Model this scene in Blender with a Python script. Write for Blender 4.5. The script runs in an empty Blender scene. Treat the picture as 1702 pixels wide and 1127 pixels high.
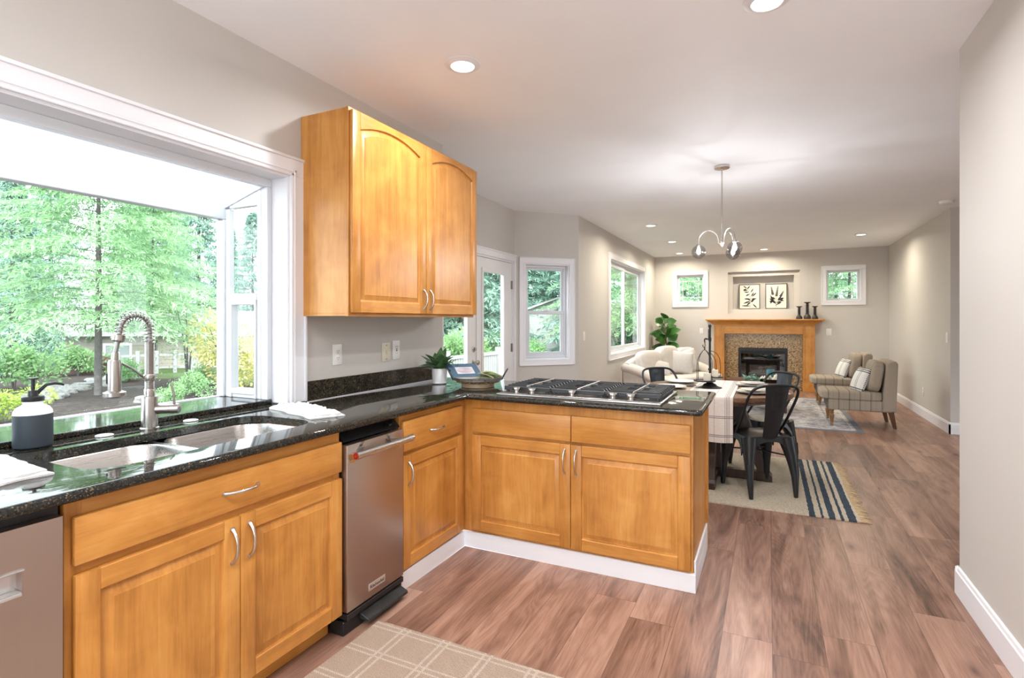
import bpy, bmesh, math, random
from mathutils import Vector, Matrix
import numpy as np

C = bpy.context.scene.collection
SC = bpy.context.scene
PI = math.pi
R = random.Random(7)

# ------------------------------------------------------------------ camera
CAMH = 1.35
cam_d = bpy.data.cameras.new('camera')
cam = bpy.data.objects.new('camera', cam_d)
C.objects.link(cam)
SC.camera = cam
cam_d.sensor_fit = 'HORIZONTAL'
cam_d.sensor_width = 36.0
cam_d.lens = 36.0 * 889.0 / 1702.0
cam_d.shift_y = (532.3 - 563.5) / 1702.0
cam_d.clip_start = 0.05
cam_d.clip_end = 400
cam.location = (0, 0, CAMH)
cam.rotation_euler = (PI / 2, 0, math.atan2(426.0, 889.0))

# ------------------------------------------------------------------ view, world
SC.view_settings.view_transform = 'Standard'
SC.view_settings.look = 'None'
SC.view_settings.gamma = 1.0
SC.view_settings.use_curve_mapping = False
SC.view_settings.exposure = 0.38
SC.cycles.use_denoising = True
SC.cycles.max_bounces = 10
SC.cycles.diffuse_bounces = 6
SC.cycles.glossy_bounces = 4
SC.cycles.transparent_max_bounces = 16
SC.cycles.sample_clamp_indirect = 6.0

SKY_STRENGTH = 5.0
wd = bpy.data.worlds.new('overcast_sky')
SC.world = wd
wd.use_nodes = True
wn = wd.node_tree
wn.nodes.clear()
w_out = wn.nodes.new('ShaderNodeOutputWorld')
w_bg = wn.nodes.new('ShaderNodeBackground')
w_bg.inputs['Color'].default_value = (0.86, 0.93, 1.0, 1)
w_bg.inputs['Strength'].default_value = SKY_STRENGTH
wn.links.new(w_bg.outputs[0], w_out.inputs[0])

LAMP_W = 17.0        # each recessed lamp
LAMP_COL = (0.98, 0.985, 1.0)     # kitchen and dining lamps
WARM_COL = (1.0, 0.90, 0.72)       # living-room lamps
sun_d = bpy.data.lights.new('fill_sun', 'SUN')  # soft sun added to brighten the garden trees under the overcast sky
sun_d.energy = 8.0
sun_d.angle = math.radians(50)
sun_d.color = (1.0, 0.98, 0.94)
sun_o = bpy.data.objects.new('fill_sun', sun_d)
C.objects.link(sun_o)
sun_o.location = (20, -20, 30)
sun_o.rotation_euler = Vector((-.55, .60, -.75)).to_track_quat('-Z', 'Y').to_euler()

# ------------------------------------------------------------------ dimensions
CEIL = 2.685
WL = -2.24            # kitchen wall with the garden window
WLIV = -2.18          # living-room left wall
WB = -2.79            # bay wall with the french doors
YF = 11.58            # fireplace wall
WR = 0.85             # near right wall
WH = 1.95             # living-room right wall
CT = 0.914            # counter top


# ------------------------------------------------------------------ mesh builder
class MB:
    def __init__(self):
        self.bm = bmesh.new()

    def _tag(self, faces, mi):
        for f in faces:
            f.material_index = mi

    def box(self, x0, x1, y0, y1, z0, z1, bev=0.0, seg=2, mi=0, M=None):
        r = bmesh.ops.create_cube(self.bm, size=1.0)
        vs = r['verts']
        for v in vs:
            v.co = Vector((x0 + (v.co.x + .5) * (x1 - x0), y0 + (v.co.y + .5) * (y1 - y0), z0 + (v.co.z + .5) * (z1 - z0)))
        fs = {f for v in vs for f in v.link_faces}
        self._tag(fs, mi)
        if bev > 0:
            es = list({e for v in vs for e in v.link_edges})
            rr = bmesh.ops.bevel(self.bm, geom=es, offset=bev, segments=seg, affect='EDGES', profile=0.5)
            vs = list({v for f in rr['faces'] for v in f.verts} | {v for v in vs if v.is_valid})
            self._tag(rr['faces'], mi)
        if M is not None:
            # include every vert of the island
            bmesh.ops.transform(self.bm, matrix=M, verts=[v for v in vs if v.is_valid])
        return self

    def face(self, pts, mi=0):
        vs = [self.bm.verts.new(Vector(p)) for p in pts]
        f = self.bm.faces.new(vs)
        f.material_index = mi
        return f

    def prism(self, pts, vec, mi=0, bev=0.0, seg=2):
        """closed polygon (3D points) extruded by vec"""
        vec = Vector(vec)
        a = [self.bm.verts.new(Vector(p)) for p in pts]
        b = [self.bm.verts.new(Vector(p) + vec) for p in pts]
        n = len(pts)
        fs = [self.bm.faces.new(a[::-1]), self.bm.faces.new(b)]
        for i in range(n):
            fs.append(self.bm.faces.new((a[i], a[(i + 1) % n], b[(i + 1) % n], b[i])))
        self._tag(fs, mi)
        if bev > 0:
            es = list({e for f in fs[:2] for e in f.edges})
            rr = bmesh.ops.bevel(self.bm, geom=es, offset=bev, segments=seg, affect='EDGES', profile=0.5)
            self._tag(rr['faces'], mi)
        return self

    def tube(self, pts, r, seg=8, closed=False, caps=True, mi=0, flat=None):
        P = [Vector(p) for p in pts]
        n = len(P)
        rad = list(r) if hasattr(r, '__len__') else [r] * n
        tans = []
        for i in range(n):
            if closed:
                t = P[(i + 1) % n] - P[i - 1]
            else:
                t = P[min(i + 1, n - 1)] - P[max(i - 1, 0)]
            if t.length < 1e-9:
                t = Vector((0, 0, 1))
            tans.append(t.normalized())
        up = Vector((0, 0, 1)) if abs(tans[0].z) < 0.9 else Vector((0, 1, 0))
        nrm = (up - tans[0] * up.dot(tans[0])).normalized()
        rings = []
        for i in range(n):
            if i:
                nrm = nrm - tans[i] * nrm.dot(tans[i])
                if nrm.length < 1e-6:
                    nrm = tans[i].orthogonal()
                nrm.normalize()
            bn = tans[i].cross(nrm)
            ring = []
            for k in range(seg):
                a = 2 * PI * k / seg
                fb = flat if flat else 1.0
                ring.append(self.bm.verts.new(P[i] + nrm * (math.cos(a) * rad[i] * fb) + bn * (math.sin(a) * rad[i])))
            rings.append(ring)
        fs = []
        m = n if closed else n - 1
        for i in range(m):
            A, B = rings[i], rings[(i + 1) % n]
            for k in range(seg):
                fs.append(self.bm.faces.new((A[k], A[(k + 1) % seg], B[(k + 1) % seg], B[k])))
        if caps and not closed:
            fs.append(self.bm.faces.new(rings[0][::-1]))
            fs.append(self.bm.faces.new(rings[-1]))
        self._tag(fs, mi)
        return self

    def cyl(self, p0, p1, r0, r1=None, seg=20, mi=0):
        return self.tube([p0, p1], [r0, r0 if r1 is None else r1], seg=seg, mi=mi)

    def lathe(self, prof, c=(0, 0, 0), seg=28, mi=0, M=None, caps=True):
        """profile of (r, z) round the z axis at c"""
        c = Vector(c)
        rings = []
        for (r, z) in prof:
            r = max(r, 1e-4)
            ring = []
            for k in range(seg):
                a = 2 * PI * k / seg
                p = Vector((r * math.cos(a), r * math.sin(a), z))
                if M is not None:
                    p = M @ p
                ring.append(self.bm.verts.new(p + c))
            rings.append(ring)
        fs = []
        for A, B in zip(rings, rings[1:]):
            for k in range(seg):
                fs.append(self.bm.faces.new((A[k], A[(k + 1) % seg], B[(k + 1) % seg], B[k])))
        if caps:
            fs.append(self.bm.faces.new(rings[0][::-1]))
            fs.append(self.bm.faces.new(rings[-1]))
        self._tag(fs, mi)
        return self

    def grid(self, fn, nu, nv, mi=0, wrap_u=False):
        V = [[self.bm.verts.new(Vector(fn(i / nu, j / nv))) for j in range(nv + 1)] for i in range(nu + (0 if wrap_u else 1))]
        for i in range(nu):
            ii = (i + 1) % nu if wrap_u else i + 1
            for j in range(nv):
                f = self.bm.faces.new((V[i][j], V[ii][j], V[ii][j + 1], V[i][j + 1]))
                f.material_index = mi
        return self

    def cushion(self, c, sx, sy, sz, p=0.35, n=20, M=None, mi=0, puff=1.0):
        """soft box: a squashed superellipsoid"""
        c = Vector(c)

        e = 2.0 / p
        m = max(4, n // 2)

        def pt(a, b, k):
            d = [0, 0, 0]
            ax, sgn = k % 3, (1 if k < 3 else -1)
            ta, tb = math.tan(a * PI / 4), math.tan(b * PI / 4)
            d[ax] = sgn
            d[(ax + 1) % 3] = ta * sgn
            d[(ax + 2) % 3] = tb
            r = sum(abs(v) ** e for v in d) ** (-1.0 / e)
            q = Vector((d[0] * r * sx / 2, d[1] * r * sy / 2, d[2] * r * sz / 2))
            if M is not None:
                q = M @ q
            return q + c
        n0 = len(self.bm.verts)
        for k in range(6):
            self.grid(lambda u, v, k=k: pt(u * 2 - 1, v * 2 - 1, k), m, m, mi=mi)
        self.bm.verts.ensure_lookup_table()
        bmesh.ops.remove_doubles(self.bm, verts=self.bm.verts[n0:], dist=1e-6)
        return self

    def pillow(self, c, w, h, t, M=None, n=14, mi=0):
        """throw pillow: two bulged sheets meeting at a square seam; w along x, h along z, t along y"""
        c = Vector(c)
        for s in (1, -1):
            def fn(u, v, s=s):
                x = (u - .5)
                z = (v - .5)
                k = max(0.0, (1 - (2 * x) ** 2)) ** .45 * max(0.0, (1 - (2 * z) ** 2)) ** .45
                pin = 1 - 0.10 * (1 - abs(2 * z) ** 2) * abs(2 * x) ** 4
                pin2 = 1 - 0.10 * (1 - abs(2 * x) ** 2) * abs(2 * z) ** 4
                q = Vector((x * w * pin, s * t / 2 * k * (1), z * h * pin2))
                if M is not None:
                    q = M @ q
                return q + c
            self.grid(fn, n, n, mi=mi)
        bmesh.ops.remove_doubles(self.bm, verts=self.bm.verts[:], dist=1e-5)
        return self

    def xf(self, M):
        bmesh.ops.transform(self.bm, matrix=M, verts=self.bm.verts[:])
        return self

    def build(self, name, mats, parent=None, world=False, smooth=35, loc=None):
        bm = self.bm
        bmesh.ops.recalc_face_normals(bm, faces=bm.faces[:])
        off = None
        if loc is not None:
            off = Vector(loc)
        elif world and parent is not None:
            off = Vector(parent.location)
            if parent.parent is not None:
                off = Vector(parent.parent.location)
        if off is not None:
            bmesh.ops.translate(bm, vec=-off, verts=bm.verts[:])
        me = bpy.data.meshes.new(name)
        bm.to_mesh(me)
        bm.free()
        if not isinstance(mats, (list, tuple)):
            mats = [mats]
        for m in mats:
            me.materials.append(m)
        if smooth:
            me.polygons.foreach_set('use_smooth', [True] * len(me.polygons))
            me.set_sharp_from_angle(angle=math.radians(smooth))
        o = bpy.data.objects.new(name, me)
        C.objects.link(o)
        if loc is not None:
            o.location = loc
        if parent is not None:
            o.parent = parent
        return o


def tag(o, label=None, cat=None, group=None, kind=None):
    if label:
        o['label'] = label
    if cat:
        o['category'] = cat
    if group:
        o['group'] = group
    if kind:
        o['kind'] = kind
    return o


def thing(name, label, cat, loc=(0, 0, 0), rz=0, group=None, kind=None):
    o = bpy.data.objects.new(name, None)
    C.objects.link(o)
    o.location = loc
    o.rotation_euler = (0, 0, rz)
    o.empty_display_size = 0.1
    return tag(o, label, cat, group, kind)


def structure(name, loc=(0, 0, 0), rz=0):
    o = bpy.data.objects.new(name, None)
    C.objects.link(o)
    o.location = loc
    o.rotation_euler = (0, 0, rz)
    o['kind'] = 'structure'
    return o


def copy_thing(o, loc=None, rz=None, label=None):
    c = o.copy()
    C.objects.link(c)
    if loc is not None:
        c.location = loc
    if rz is not None:
        c.rotation_euler = (0, 0, rz)
    if label:
        c['label'] = label
    for ch in list(o.children):
        d = ch.copy()
        C.objects.link(d)
        d.parent = c
        for g in list(ch.children):
            e = g.copy()
            C.objects.link(e)
            e.parent = d
    return c


def raw_mesh(name, verts, faces, mat, parent=None, smooth=False, mats_idx=None, mats=None):
    me = bpy.data.meshes.new(name)
    nv, nf = len(verts), len(faces)
    me.vertices.add(nv)
    me.vertices.foreach_set('co', np.asarray(verts, dtype=np.float32).ravel())
    k = faces.shape[1]
    me.loops.add(nf * k)
    me.loops.foreach_set('vertex_index', np.asarray(faces, dtype=np.int32).ravel())
    me.polygons.add(nf)
    me.polygons.foreach_set('loop_start', np.arange(0, nf * k, k, dtype=np.int32))
    me.polygons.foreach_set('loop_total', np.full(nf, k, dtype=np.int32))
    me.update(calc_edges=True)
    me.materials.append(mat)
    o = bpy.data.objects.new(name, me)
    C.objects.link(o)
    if parent is not None:
        o.parent = parent
    return o


def text_mesh(name, s, size, mat, parent, M, extrude=0.0004):
    cu = bpy.data.curves.new(name, 'FONT')
    cu.body = s
    cu.size = size
    cu.align_x = 'CENTER'
    cu.align_y = 'CENTER'
    cu.extrude = extrude
    t = bpy.data.objects.new(name, cu)
    C.objects.link(t)
    dg = bpy.context.evaluated_depsgraph_get()
    me = bpy.data.meshes.new_from_object(t.evaluated_get(dg))
    bpy.data.objects.remove(t)
    bpy.data.curves.remove(cu)
    me.name = name
    me.transform(M)
    me.materials.clear()
    me.materials.append(mat)
    o = bpy.data.objects.new(name, me)
    C.objects.link(o)
    o.parent = parent
    return o


# ------------------------------------------------------------------ materials
class G:
    """node-graph helper"""

    def __init__(self, name, rough=0.5, metal=0.0, color=(.8, .8, .8), spec=0.5, coat=0.0):
        self.m = bpy.data.materials.new(name)
        self.m.use_nodes = True
        self.t = self.m.node_tree
        self.t.nodes.clear()
        self.out = self.t.nodes.new('ShaderNodeOutputMaterial')
        self.b = self.t.nodes.new('ShaderNodeBsdfPrincipled')
        self.t.links.new(self.b.outputs[0], self.out.inputs[0])
        self.set('Base Color', (*color, 1) if len(color) == 3 else color)
        self.set('Roughness', rough)
        self.set('Metallic', metal)
        self.set('Specular IOR Level', spec)
        if coat:
            self.set('Coat Weight', coat)
            self.set('Coat Roughness', 0.15)
        self._co = None

    def set(self, key, v):
        s = self.b.inputs[key]
        if isinstance(v, bpy.types.NodeSocket):
            self.t.links.new(v, s)
        else:
            s.default_value = v

    def n(self, typ, props=None, **kw):
        nd = self.t.nodes.new('ShaderNode' + typ)
        for k, v in (props or {}).items():
            setattr(nd, k, v)
        for k, v in kw.items():
            k = k.replace('_', ' ')
            s = nd.inputs[k]
            if isinstance(v, bpy.types.NodeSocket):
                self.t.links.new(v, s)
            else:
                s.default_value = v
        return nd

    def co(self, kind='Object'):
        if self._co is None:
            self._co = self.t.nodes.new('ShaderNodeTexCoord')
        return self._co.outputs[kind]

    def math(self, op, a, b=None, c=None, clamp=False):
        nd = self.t.nodes.new('ShaderNodeMath')
        nd.operation = op
        nd.use_clamp = clamp
        for i, v in enumerate((a, b, c)):
            if v is None:
                continue
            if isinstance(v, bpy.types.NodeSocket):
                self.t.links.new(v, nd.inputs[i])
            else:
                nd.inputs[i].default_value = v
        return nd.outputs[0]

    def map(self, vec, scale=(1, 1, 1), loc=(0, 0, 0), rot=(0, 0, 0)):
        return self.n('Mapping', Vector=vec, Scale=scale, Location=loc, Rotation=rot).outputs[0]

    def noise(self, vec, scale, detail=3.0, rough=0.55, dist=0.0):
        return self.n('TexNoise', Vector=vec, Scale=scale, Detail=detail, Roughness=rough, Distortion=dist).outputs['Fac']

    def ramp(self, fac, stops, interp='LINEAR'):
        nd = self.t.nodes.new('ShaderNodeValToRGB')
        nd.color_ramp.interpolation = interp
        el = nd.color_ramp.elements
        while len(el) < len(stops):
            el.new(0.5)
        for e, (p, c) in zip(el, stops):
            e.position = p
            e.color = (*c, 1) if hasattr(c, '__len__') else (c, c, c, 1)
        self.t.links.new(fac, nd.inputs[0])
        return nd.outputs[0]

    def mix(self, fac, a, b, blend='MIX'):
        nd = self.t.nodes.new('ShaderNodeMix')
        nd.data_type = 'RGBA'
        nd.blend_type = blend
        for i, v in ((0, fac), (6, a), (7, b)):
            s = nd.inputs[i]
            if isinstance(v, bpy.types.NodeSocket):
                self.t.links.new(v, s)
            elif i == 0:
                s.default_value = v
            else:
                s.default_value = (*v, 1) if len(v) == 3 else v
        return nd.outputs[2]

    def xyz(self, vec):
        nd = self.n('SeparateXYZ', Vector=vec)
        return nd.outputs[0], nd.outputs[1], nd.outputs[2]

    def comb(self, x, y, z):
        nd = self.t.nodes.new('ShaderNodeCombineXYZ')
        for i, v in enumerate((x, y, z)):
            if isinstance(v, bpy.types.NodeSocket):
                self.t.links.new(v, nd.inputs[i])
            else:
                nd.inputs[i].default_value = v
        return nd.outputs[0]

    def bump(self, h, strength=0.2, dist=0.01):
        nd = self.n('Bump', Height=h, Strength=strength, Distance=dist)
        self.set('Normal', nd.outputs[0])


def simple(name, color, rough=0.5, metal=0.0, spec=0.5, coat=0.0, var=0.0, vscale=30.0, bump=0.0, bscale=200.0):
    g = G(name, rough, metal, color, spec, coat)
    if var:
        f = g.noise(g.co(), vscale, 4)
        lo = tuple(c * (1 - var) for c in color)
        hi = tuple(min(1, c * (1 + var)) for c in color)
        g.set('Base Color', g.ramp(f, [(0.3, lo), (0.7, hi)]))
    if bump:
        g.bump(g.noise(g.co(), bscale, 3), bump, 0.004)
    return g.m


def maple(axis, name, tint=1.0):
    g = G(name, 0.34, 0, spec=0.45)
    co = g.co()
    sc = [1, 1, 1]
    sc['xyz'.index(axis)] = 0.07
    v = g.map(co, scale=tuple(sc))
    fine = g.noise(v, 95, 5, .6, .3)
    fig = g.noise(v, 16, 4, .6, 1.2)
    blot = g.noise(co, 5.5, 3, .55, .5)
    x, y, z = g.xyz(co)
    ac = g.math('ADD', x, y) if axis == 'z' else z
    strip = g.math('FLOOR', g.math('DIVIDE', ac, 0.083))
    wn_ = g.n('TexWhiteNoise', {'noise_dimensions': '1D'}, W=strip).outputs['Value']
    a = g.math('MULTIPLY', fine, .25)
    b = g.math('MULTIPLY', fig, .35)
    c = g.math('MULTIPLY', blot, .40)
    s = g.math('ADD', g.math('ADD', a, b), c)
    s = g.math('ADD', s, g.math('MULTIPLY', g.math('SUBTRACT', wn_, .5), .10))
    t = tint
    col = g.ramp(s, [(.32, (.36 * t, .140 * t, .026 * t)), (.50, (.55 * t, .237 * t, .050 * t)), (.66, (.66 * t, .33 * t, .086 * t))])
    # a few dark mineral streaks
    st = g.noise(v, 7.0, 6, .75, .8)
    k = g.ramp(st, [(.67, 0.0), (.76, .45)])
    col = g.mix(k, col, (.25 * t, .085 * t, .02 * t))
    g.set('Base Color', col)
    g.set('Roughness', g.ramp(fine, [(0, .28), (1, .42)]))
    g.bump(fine, .04, .002)
    return g.m


MAPLE_Z = maple('z', 'maple_vertical')
MAPLE_Y = maple('y', 'maple_lengthwise')
MAPLE_X = maple('x', 'maple_crosswise')


def granite(name, gold=0.5, rough=0.05):
    g = G(name, rough, 0, spec=0.42)
    co = g.co()
    v1 = g.n('TexVoronoi', {'feature': 'F1'}, Vector=co, Scale=300.0)
    r1 = g.n('SeparateColor', Color=v1.outputs['Color']).outputs[0]
    n1 = g.noise(co, 110, 5, .7)
    n2 = g.noise(co, 24, 3, .6)
    base = g.ramp(n1, [(.35, (.006, .007, .007)), (.6, (.022, .022, .019)), (.75, (.05, .043, .03))])
    th = g.math('GREATER_THAN', r1, 1 - .22 * gold - .0)
    k = g.math('MULTIPLY', th, g.ramp(n2, [(.35, .15), (.65, 1.0)]))
    flecks = g.ramp(n1, [(.3, (.085, .052, .020)), (.55, (.15, .110, .060)), (.8, (.22, .20, .16))])
    g.set('Base Color', g.mix(k, base, flecks))
    return g.m


GRANITE = granite('black_speckled_granite', .65)
GRANITE_SPLASH = granite('backsplash_granite', 1.4, .12)
TILE_GRANITE = None


def floor_mat():
    g = G('rustic_oak_laminate', .4, 0, spec=.42)
    co = g.co()
    x, y, z = g.xyz(co)
    W, Lp = 0.195, 1.38
    fx0 = g.math('DIVIDE', g.math('SUBTRACT', x, .015), W)
    ix = g.math('FLOOR', fx0)
    fx = g.math('SUBTRACT', fx0, ix)
    off = g.n('TexWhiteNoise', {'noise_dimensions': '1D'}, W=ix).outputs['Value']
    fy0 = g.math('ADD', g.math('DIVIDE', y, Lp), g.math('MULTIPLY', off, 7.31))
    iy = g.math('FLOOR', fy0)
    fy = g.math('SUBTRACT', fy0, iy)
    rnd = g.n('TexWhiteNoise', {'noise_dimensions': '2D'}, Vector=g.comb(ix, iy, 0))
    rv = rnd.outputs['Value']
    rc = g.n('SeparateColor', Color=rnd.outputs['Color'])
    # per-plank shifted coordinates
    sx = g.math('ADD', x, g.math('MULTIPLY', rv, 37.0))
    sy = g.math('ADD', y, g.math('MULTIPLY', rc.outputs[1], 53.0))
    pv = g.comb(sx, sy, 0.0)
    cath = g.noise(g.map(pv, scale=(4.4, .42, 1)), 1.5, 2, .5, .4)
    lines = g.math('SINE', g.math('MULTIPLY', cath, 130.0))
    fine = g.noise(g.map(pv, scale=(130, 5.5, 1)), 1.0, 4, .65)
    blot = g.noise(g.map(pv, scale=(8.5, 1.0, 1)), 1.0, 5, .62, .9)
    kn = g.n('TexVoronoi', {'feature': 'F1'}, Vector=g.map(pv, scale=(5.6, 2.3, 1)), Scale=1.0, Randomness=1.0).outputs['Distance']
    knot = g.ramp(kn, [(.03, 1.0), (.10, .45), (.24, 0.0)])
    s = g.math('ADD', g.math('MULTIPLY', fine, .22), g.math('MULTIPLY', blot, .72))
    s = g.math('ADD', s, g.math('MULTIPLY', lines, .024))
    s = g.math('ADD', s, g.math('MULTIPLY', g.math('SUBTRACT', rv, .5), .13))
    s = g.math('ADD', s, .03)
    col = g.ramp(s, [(.30, (.080, .042, .028)), (.43, (.210, .110, .076)), (.54, (.315, .176, .124)), (.70, (.445, .275, .200))])
    col = g.mix(g.math('MULTIPLY', knot, .85), col, (.085, .040, .030))
    seamx = g.math('LESS_THAN', g.math('MINIMUM', fx, g.math('SUBTRACT', 1.0, fx)), .0075)
    seamy = g.math('LESS_THAN', g.math('MINIMUM', fy, g.math('SUBTRACT', 1.0, fy)), .0011)
    seam = g.math('MAXIMUM', seamx, seamy)
    col = g.mix(g.math('MULTIPLY', seam, .55), col, (.06, .03, .022))
    g.set('Base Color', col)
    g.set('Roughness', g.ramp(fine, [(.2, .30), (.8, .42)]))
    g.bump(g.math('SUBTRACT', fine, g.math('MULTIPLY', seam, 1.0)), .05, .003)
    return g.m


FLOOR = floor_mat()


def paint(name, col, bump=.06):
    g = G(name, .62, 0, col, spec=.3)
    f = g.noise(g.co(), 1.3, 2)
    g.set('Base Color', g.ramp(f, [(.3, tuple(c * .975 for c in col)), (.7, tuple(min(1, c * 1.02) for c in col))]))
    g.bump(g.noise(g.co(), 160, 4, .6), bump, .003)
    return g.m


WALL = paint('greige_wall_paint', (.565, .54, .505))
CEILM = paint('ceiling_paint', (.90, .92, .95))
WHITE = simple('white_trim_paint', (.80, .80, .83), .4)
VINYL = simple('white_vinyl', (.66, .68, .71), .35)
DOORW = simple('white_door_paint', (.80, .80, .80), .4)


def steel(name, col=(.62, .60, .575), rough=.27, axis='z', amp=.10):
    g = G(name, rough, 1.0, col)
    sc = [260, 260, 260]
    sc['xyz'.index(axis)] = 3
    f = g.noise(g.map(g.co(), scale=tuple(sc)), 1.0, 3)
    g.set('Roughness', g.ramp(f, [(.2, rough - amp * .6), (.8, rough + amp)]))
    g.bump(f, .004, .001)
    return g.m


STEEL = steel('brushed_stainless', axis='z')
STEEL_Y = steel('brushed_stainless_long', (.56, .54, .52), axis='y', rough=.27, amp=.04)
STEEL_X = steel('brushed_stainless_cross', (.40, .375, .355), axis='x', rough=.30)
PANELSTEEL = steel('appliance_stainless', (.48, .40, .35), .36, 'z', .08)
NICKEL = simple('satin_nickel', (.62, .59, .55), .26, 1.0)
CHROME = simple('polished_nickel', (.52, .50, .48), .16, 1.0)
BRONZE = simple('dark_bronze_hinge', (.35, .32, .30), .4, 1.0)
BLACKM = simple('black_metal', (.018, .019, .021), .42, 0.0, .5)
GUNMETAL = simple('gunmetal_paint', (.011, .012, .014), .36, 0.0, .45)
IRON = simple('cast_iron', (.030, .031, .034), .45, 0, .5, var=.2, vscale=80)
BLACKP = simple('black_plastic', (.012, .012, .013), .38)
WROUGHT = simple('wrought_iron', (.02, .019, .018), .5, .2)
DARKWOOD_NAME = 'dark_walnut'


def darkwood(name, lo, hi, axis='z', rough=.4):
    g = G(name, rough)
    sc = [1, 1, 1]
    sc['xyz'.index(axis)] = .08
    f = g.noise(g.map(g.co(), scale=tuple(sc)), 40, 5, .6, .5)
    g.set('Base Color', g.ramp(f, [(.3, lo), (.7, hi)]))
    return g.m


TABLEWOOD = darkwood('weathered_table_top', (.11, .055, .028), (.22, .12, .065), 'y', .35)
TABLELEG = darkwood('dark_table_leg', (.022, .010, .006), (.060, .026, .014), 'z', .4)
MAHOG = darkwood('mahogany', (.045, .015, .010), (.12, .045, .028), 'x', .3)
HONEYLEG = darkwood('honey_turned_wood', (.16, .075, .028), (.32, .16, .06), 'z', .35)
WALNUTLEG = darkwood('brown_tapered_leg', (.05, .020, .008), (.12, .05, .02), 'z', .35)
PALEWOOD = darkwood('pale_wood_ring', (.30, .21, .12), (.48, .36, .22), 'x', .5)


def glass(name, tint=(.97, .99, .985), refl=.6, base=.02, rough=0.0):
    m = bpy.data.materials.new(name)
    m.use_nodes = True
    t = m.node_tree
    t.nodes.clear()
    out = t.nodes.new('ShaderNodeOutputMaterial')
    tr = t.nodes.new('ShaderNodeBsdfTransparent')
    tr.inputs[0].default_value = (*tint, 1)
    gl = t.nodes.new('ShaderNodeBsdfGlossy')
    gl.inputs['Roughness'].default_value = rough
    fr = t.nodes.new('ShaderNodeLayerWeight')
    fr.inputs['Blend'].default_value = 0.5
    pw = t.nodes.new('ShaderNodeMath')
    pw.operation = 'POWER'
    pw.inputs[1].default_value = 4.0
    t.links.new(fr.outputs['Facing'], pw.inputs[0])
    mu = t.nodes.new('ShaderNodeMath')
    mu.operation = 'MULTIPLY_ADD'
    mu.inputs[1].default_value = refl
    mu.inputs[2].default_value = base
    mx = t.nodes.new('ShaderNodeMixShader')
    t.links.new(pw.outputs[0], mu.inputs[0])
    t.links.new(mu.outputs[0], mx.inputs[0])
    t.links.new(tr.outputs[0], mx.inputs[1])
    t.links.new(gl.outputs[0], mx.inputs[2])
    t.links.new(mx.outputs[0], out.inputs[0])
    return m


GLASS = glass('window_glass')
GLOBE = glass('smoky_globe_glass', (.70, .70, .71), .6, .10)
FROST = bpy.data.materials.new('frosted_roof_glazing')
FROST.use_nodes = True
_t = FROST.node_tree
_t.nodes.clear()
_o = _t.nodes.new('ShaderNodeOutputMaterial')
_a = _t.nodes.new('ShaderNodeBsdfTranslucent')
_a.inputs[0].default_value = (.92, .95, .96, 1)
_b = _t.nodes.new('ShaderNodeBsdfTransparent')
_x = _t.nodes.new('ShaderNodeMixShader')
_x.inputs[0].default_value = .12
_t.links.new(_a.outputs[0], _x.inputs[1])
_t.links.new(_b.outputs[0], _x.inputs[2])
_t.links.new(_x.outputs[0], _o.inputs[0])
FIREGLASS = glass('firebox_glass', (.80, .82, .84), .7, .10)


def emis(name, col, s):
    m = bpy.data.materials.new(name)
    m.use_nodes = True
    t = m.node_tree
    t.nodes.clear()
    out = t.nodes.new('ShaderNodeOutputMaterial')
    e = t.nodes.new('ShaderNodeEmission')
    e.inputs[0].default_value = (*col, 1)
    e.inputs[1].default_value = s
    t.links.new(e.outputs[0], out.inputs[0])
    return m


LENS = emis('lit_lamp_lens', (1, .93, .80), 4.0)
BULB = emis('lit_bulb', (1, .95, .86), 12.0)

CLOTH = simple('white_cotton', (.60, .595, .585), .85, var=.06, vscale=60, bump=.5, bscale=260)
SOFAF = simple('cream_slipcover', (.62, .575, .53), .9, var=.05, vscale=14, bump=.25, bscale=300)
PLATEM = simple('stoneware_glaze', (.44, .415, .38), .28, var=.05)
CANDLE = simple('ivory_candle_wax', (.82, .76, .62), .5)
PORC = simple('white_ceramic', (.80, .80, .80), .25)
LEAF = simple('glossy_green_leaf', (.075, .165, .060), .36, var=.35, vscale=25)
FIGLEAF = simple('fig_leaf', (.030, .115, .018), .35, var=.35, vscale=14)
SAGE = simple('sage_leaf', (.20, .34, .27), .5, var=.3, vscale=30)
PAPER = simple('cream_paper', (.74, .70, .60), .7)
INK = simple('black_ink', (.02, .02, .022), .7)
WATERBLUE = simple('slate_blue_cover', (.065, .125, .185), .4, var=.08)
LABELP = simple('pale_cover_label', (.55, .55, .58), .5)
RATTAN = simple('beaten_copper', (.40, .22, .10), .3, .75, var=.35, vscale=70)
ZINC = simple('galvanised_rim', (.42, .42, .40), .4, .8, var=.25, vscale=60)
TEAL = simple('teal_ceramic', (.06, .25, .33), .3)
GARLIC = simple('white_bulb_skin', (.74, .70, .60), .5, var=.12, vscale=50)
RED = simple('red_enamel', (.30, .01, .01), .25)
SOIL = simple('potting_soil', (.04, .025, .015), .9)
PLATE_W = simple('white_wall_plate', (.80, .79, .76), .35)
PLATE_C = simple('almond_wall_plate', (.70, .64, .50), .4)
DARKSLOT = simple('dark_slot', (.03, .03, .03), .5)

# ------------------------------------------------------------------ large structure
OUT = .13


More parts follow.
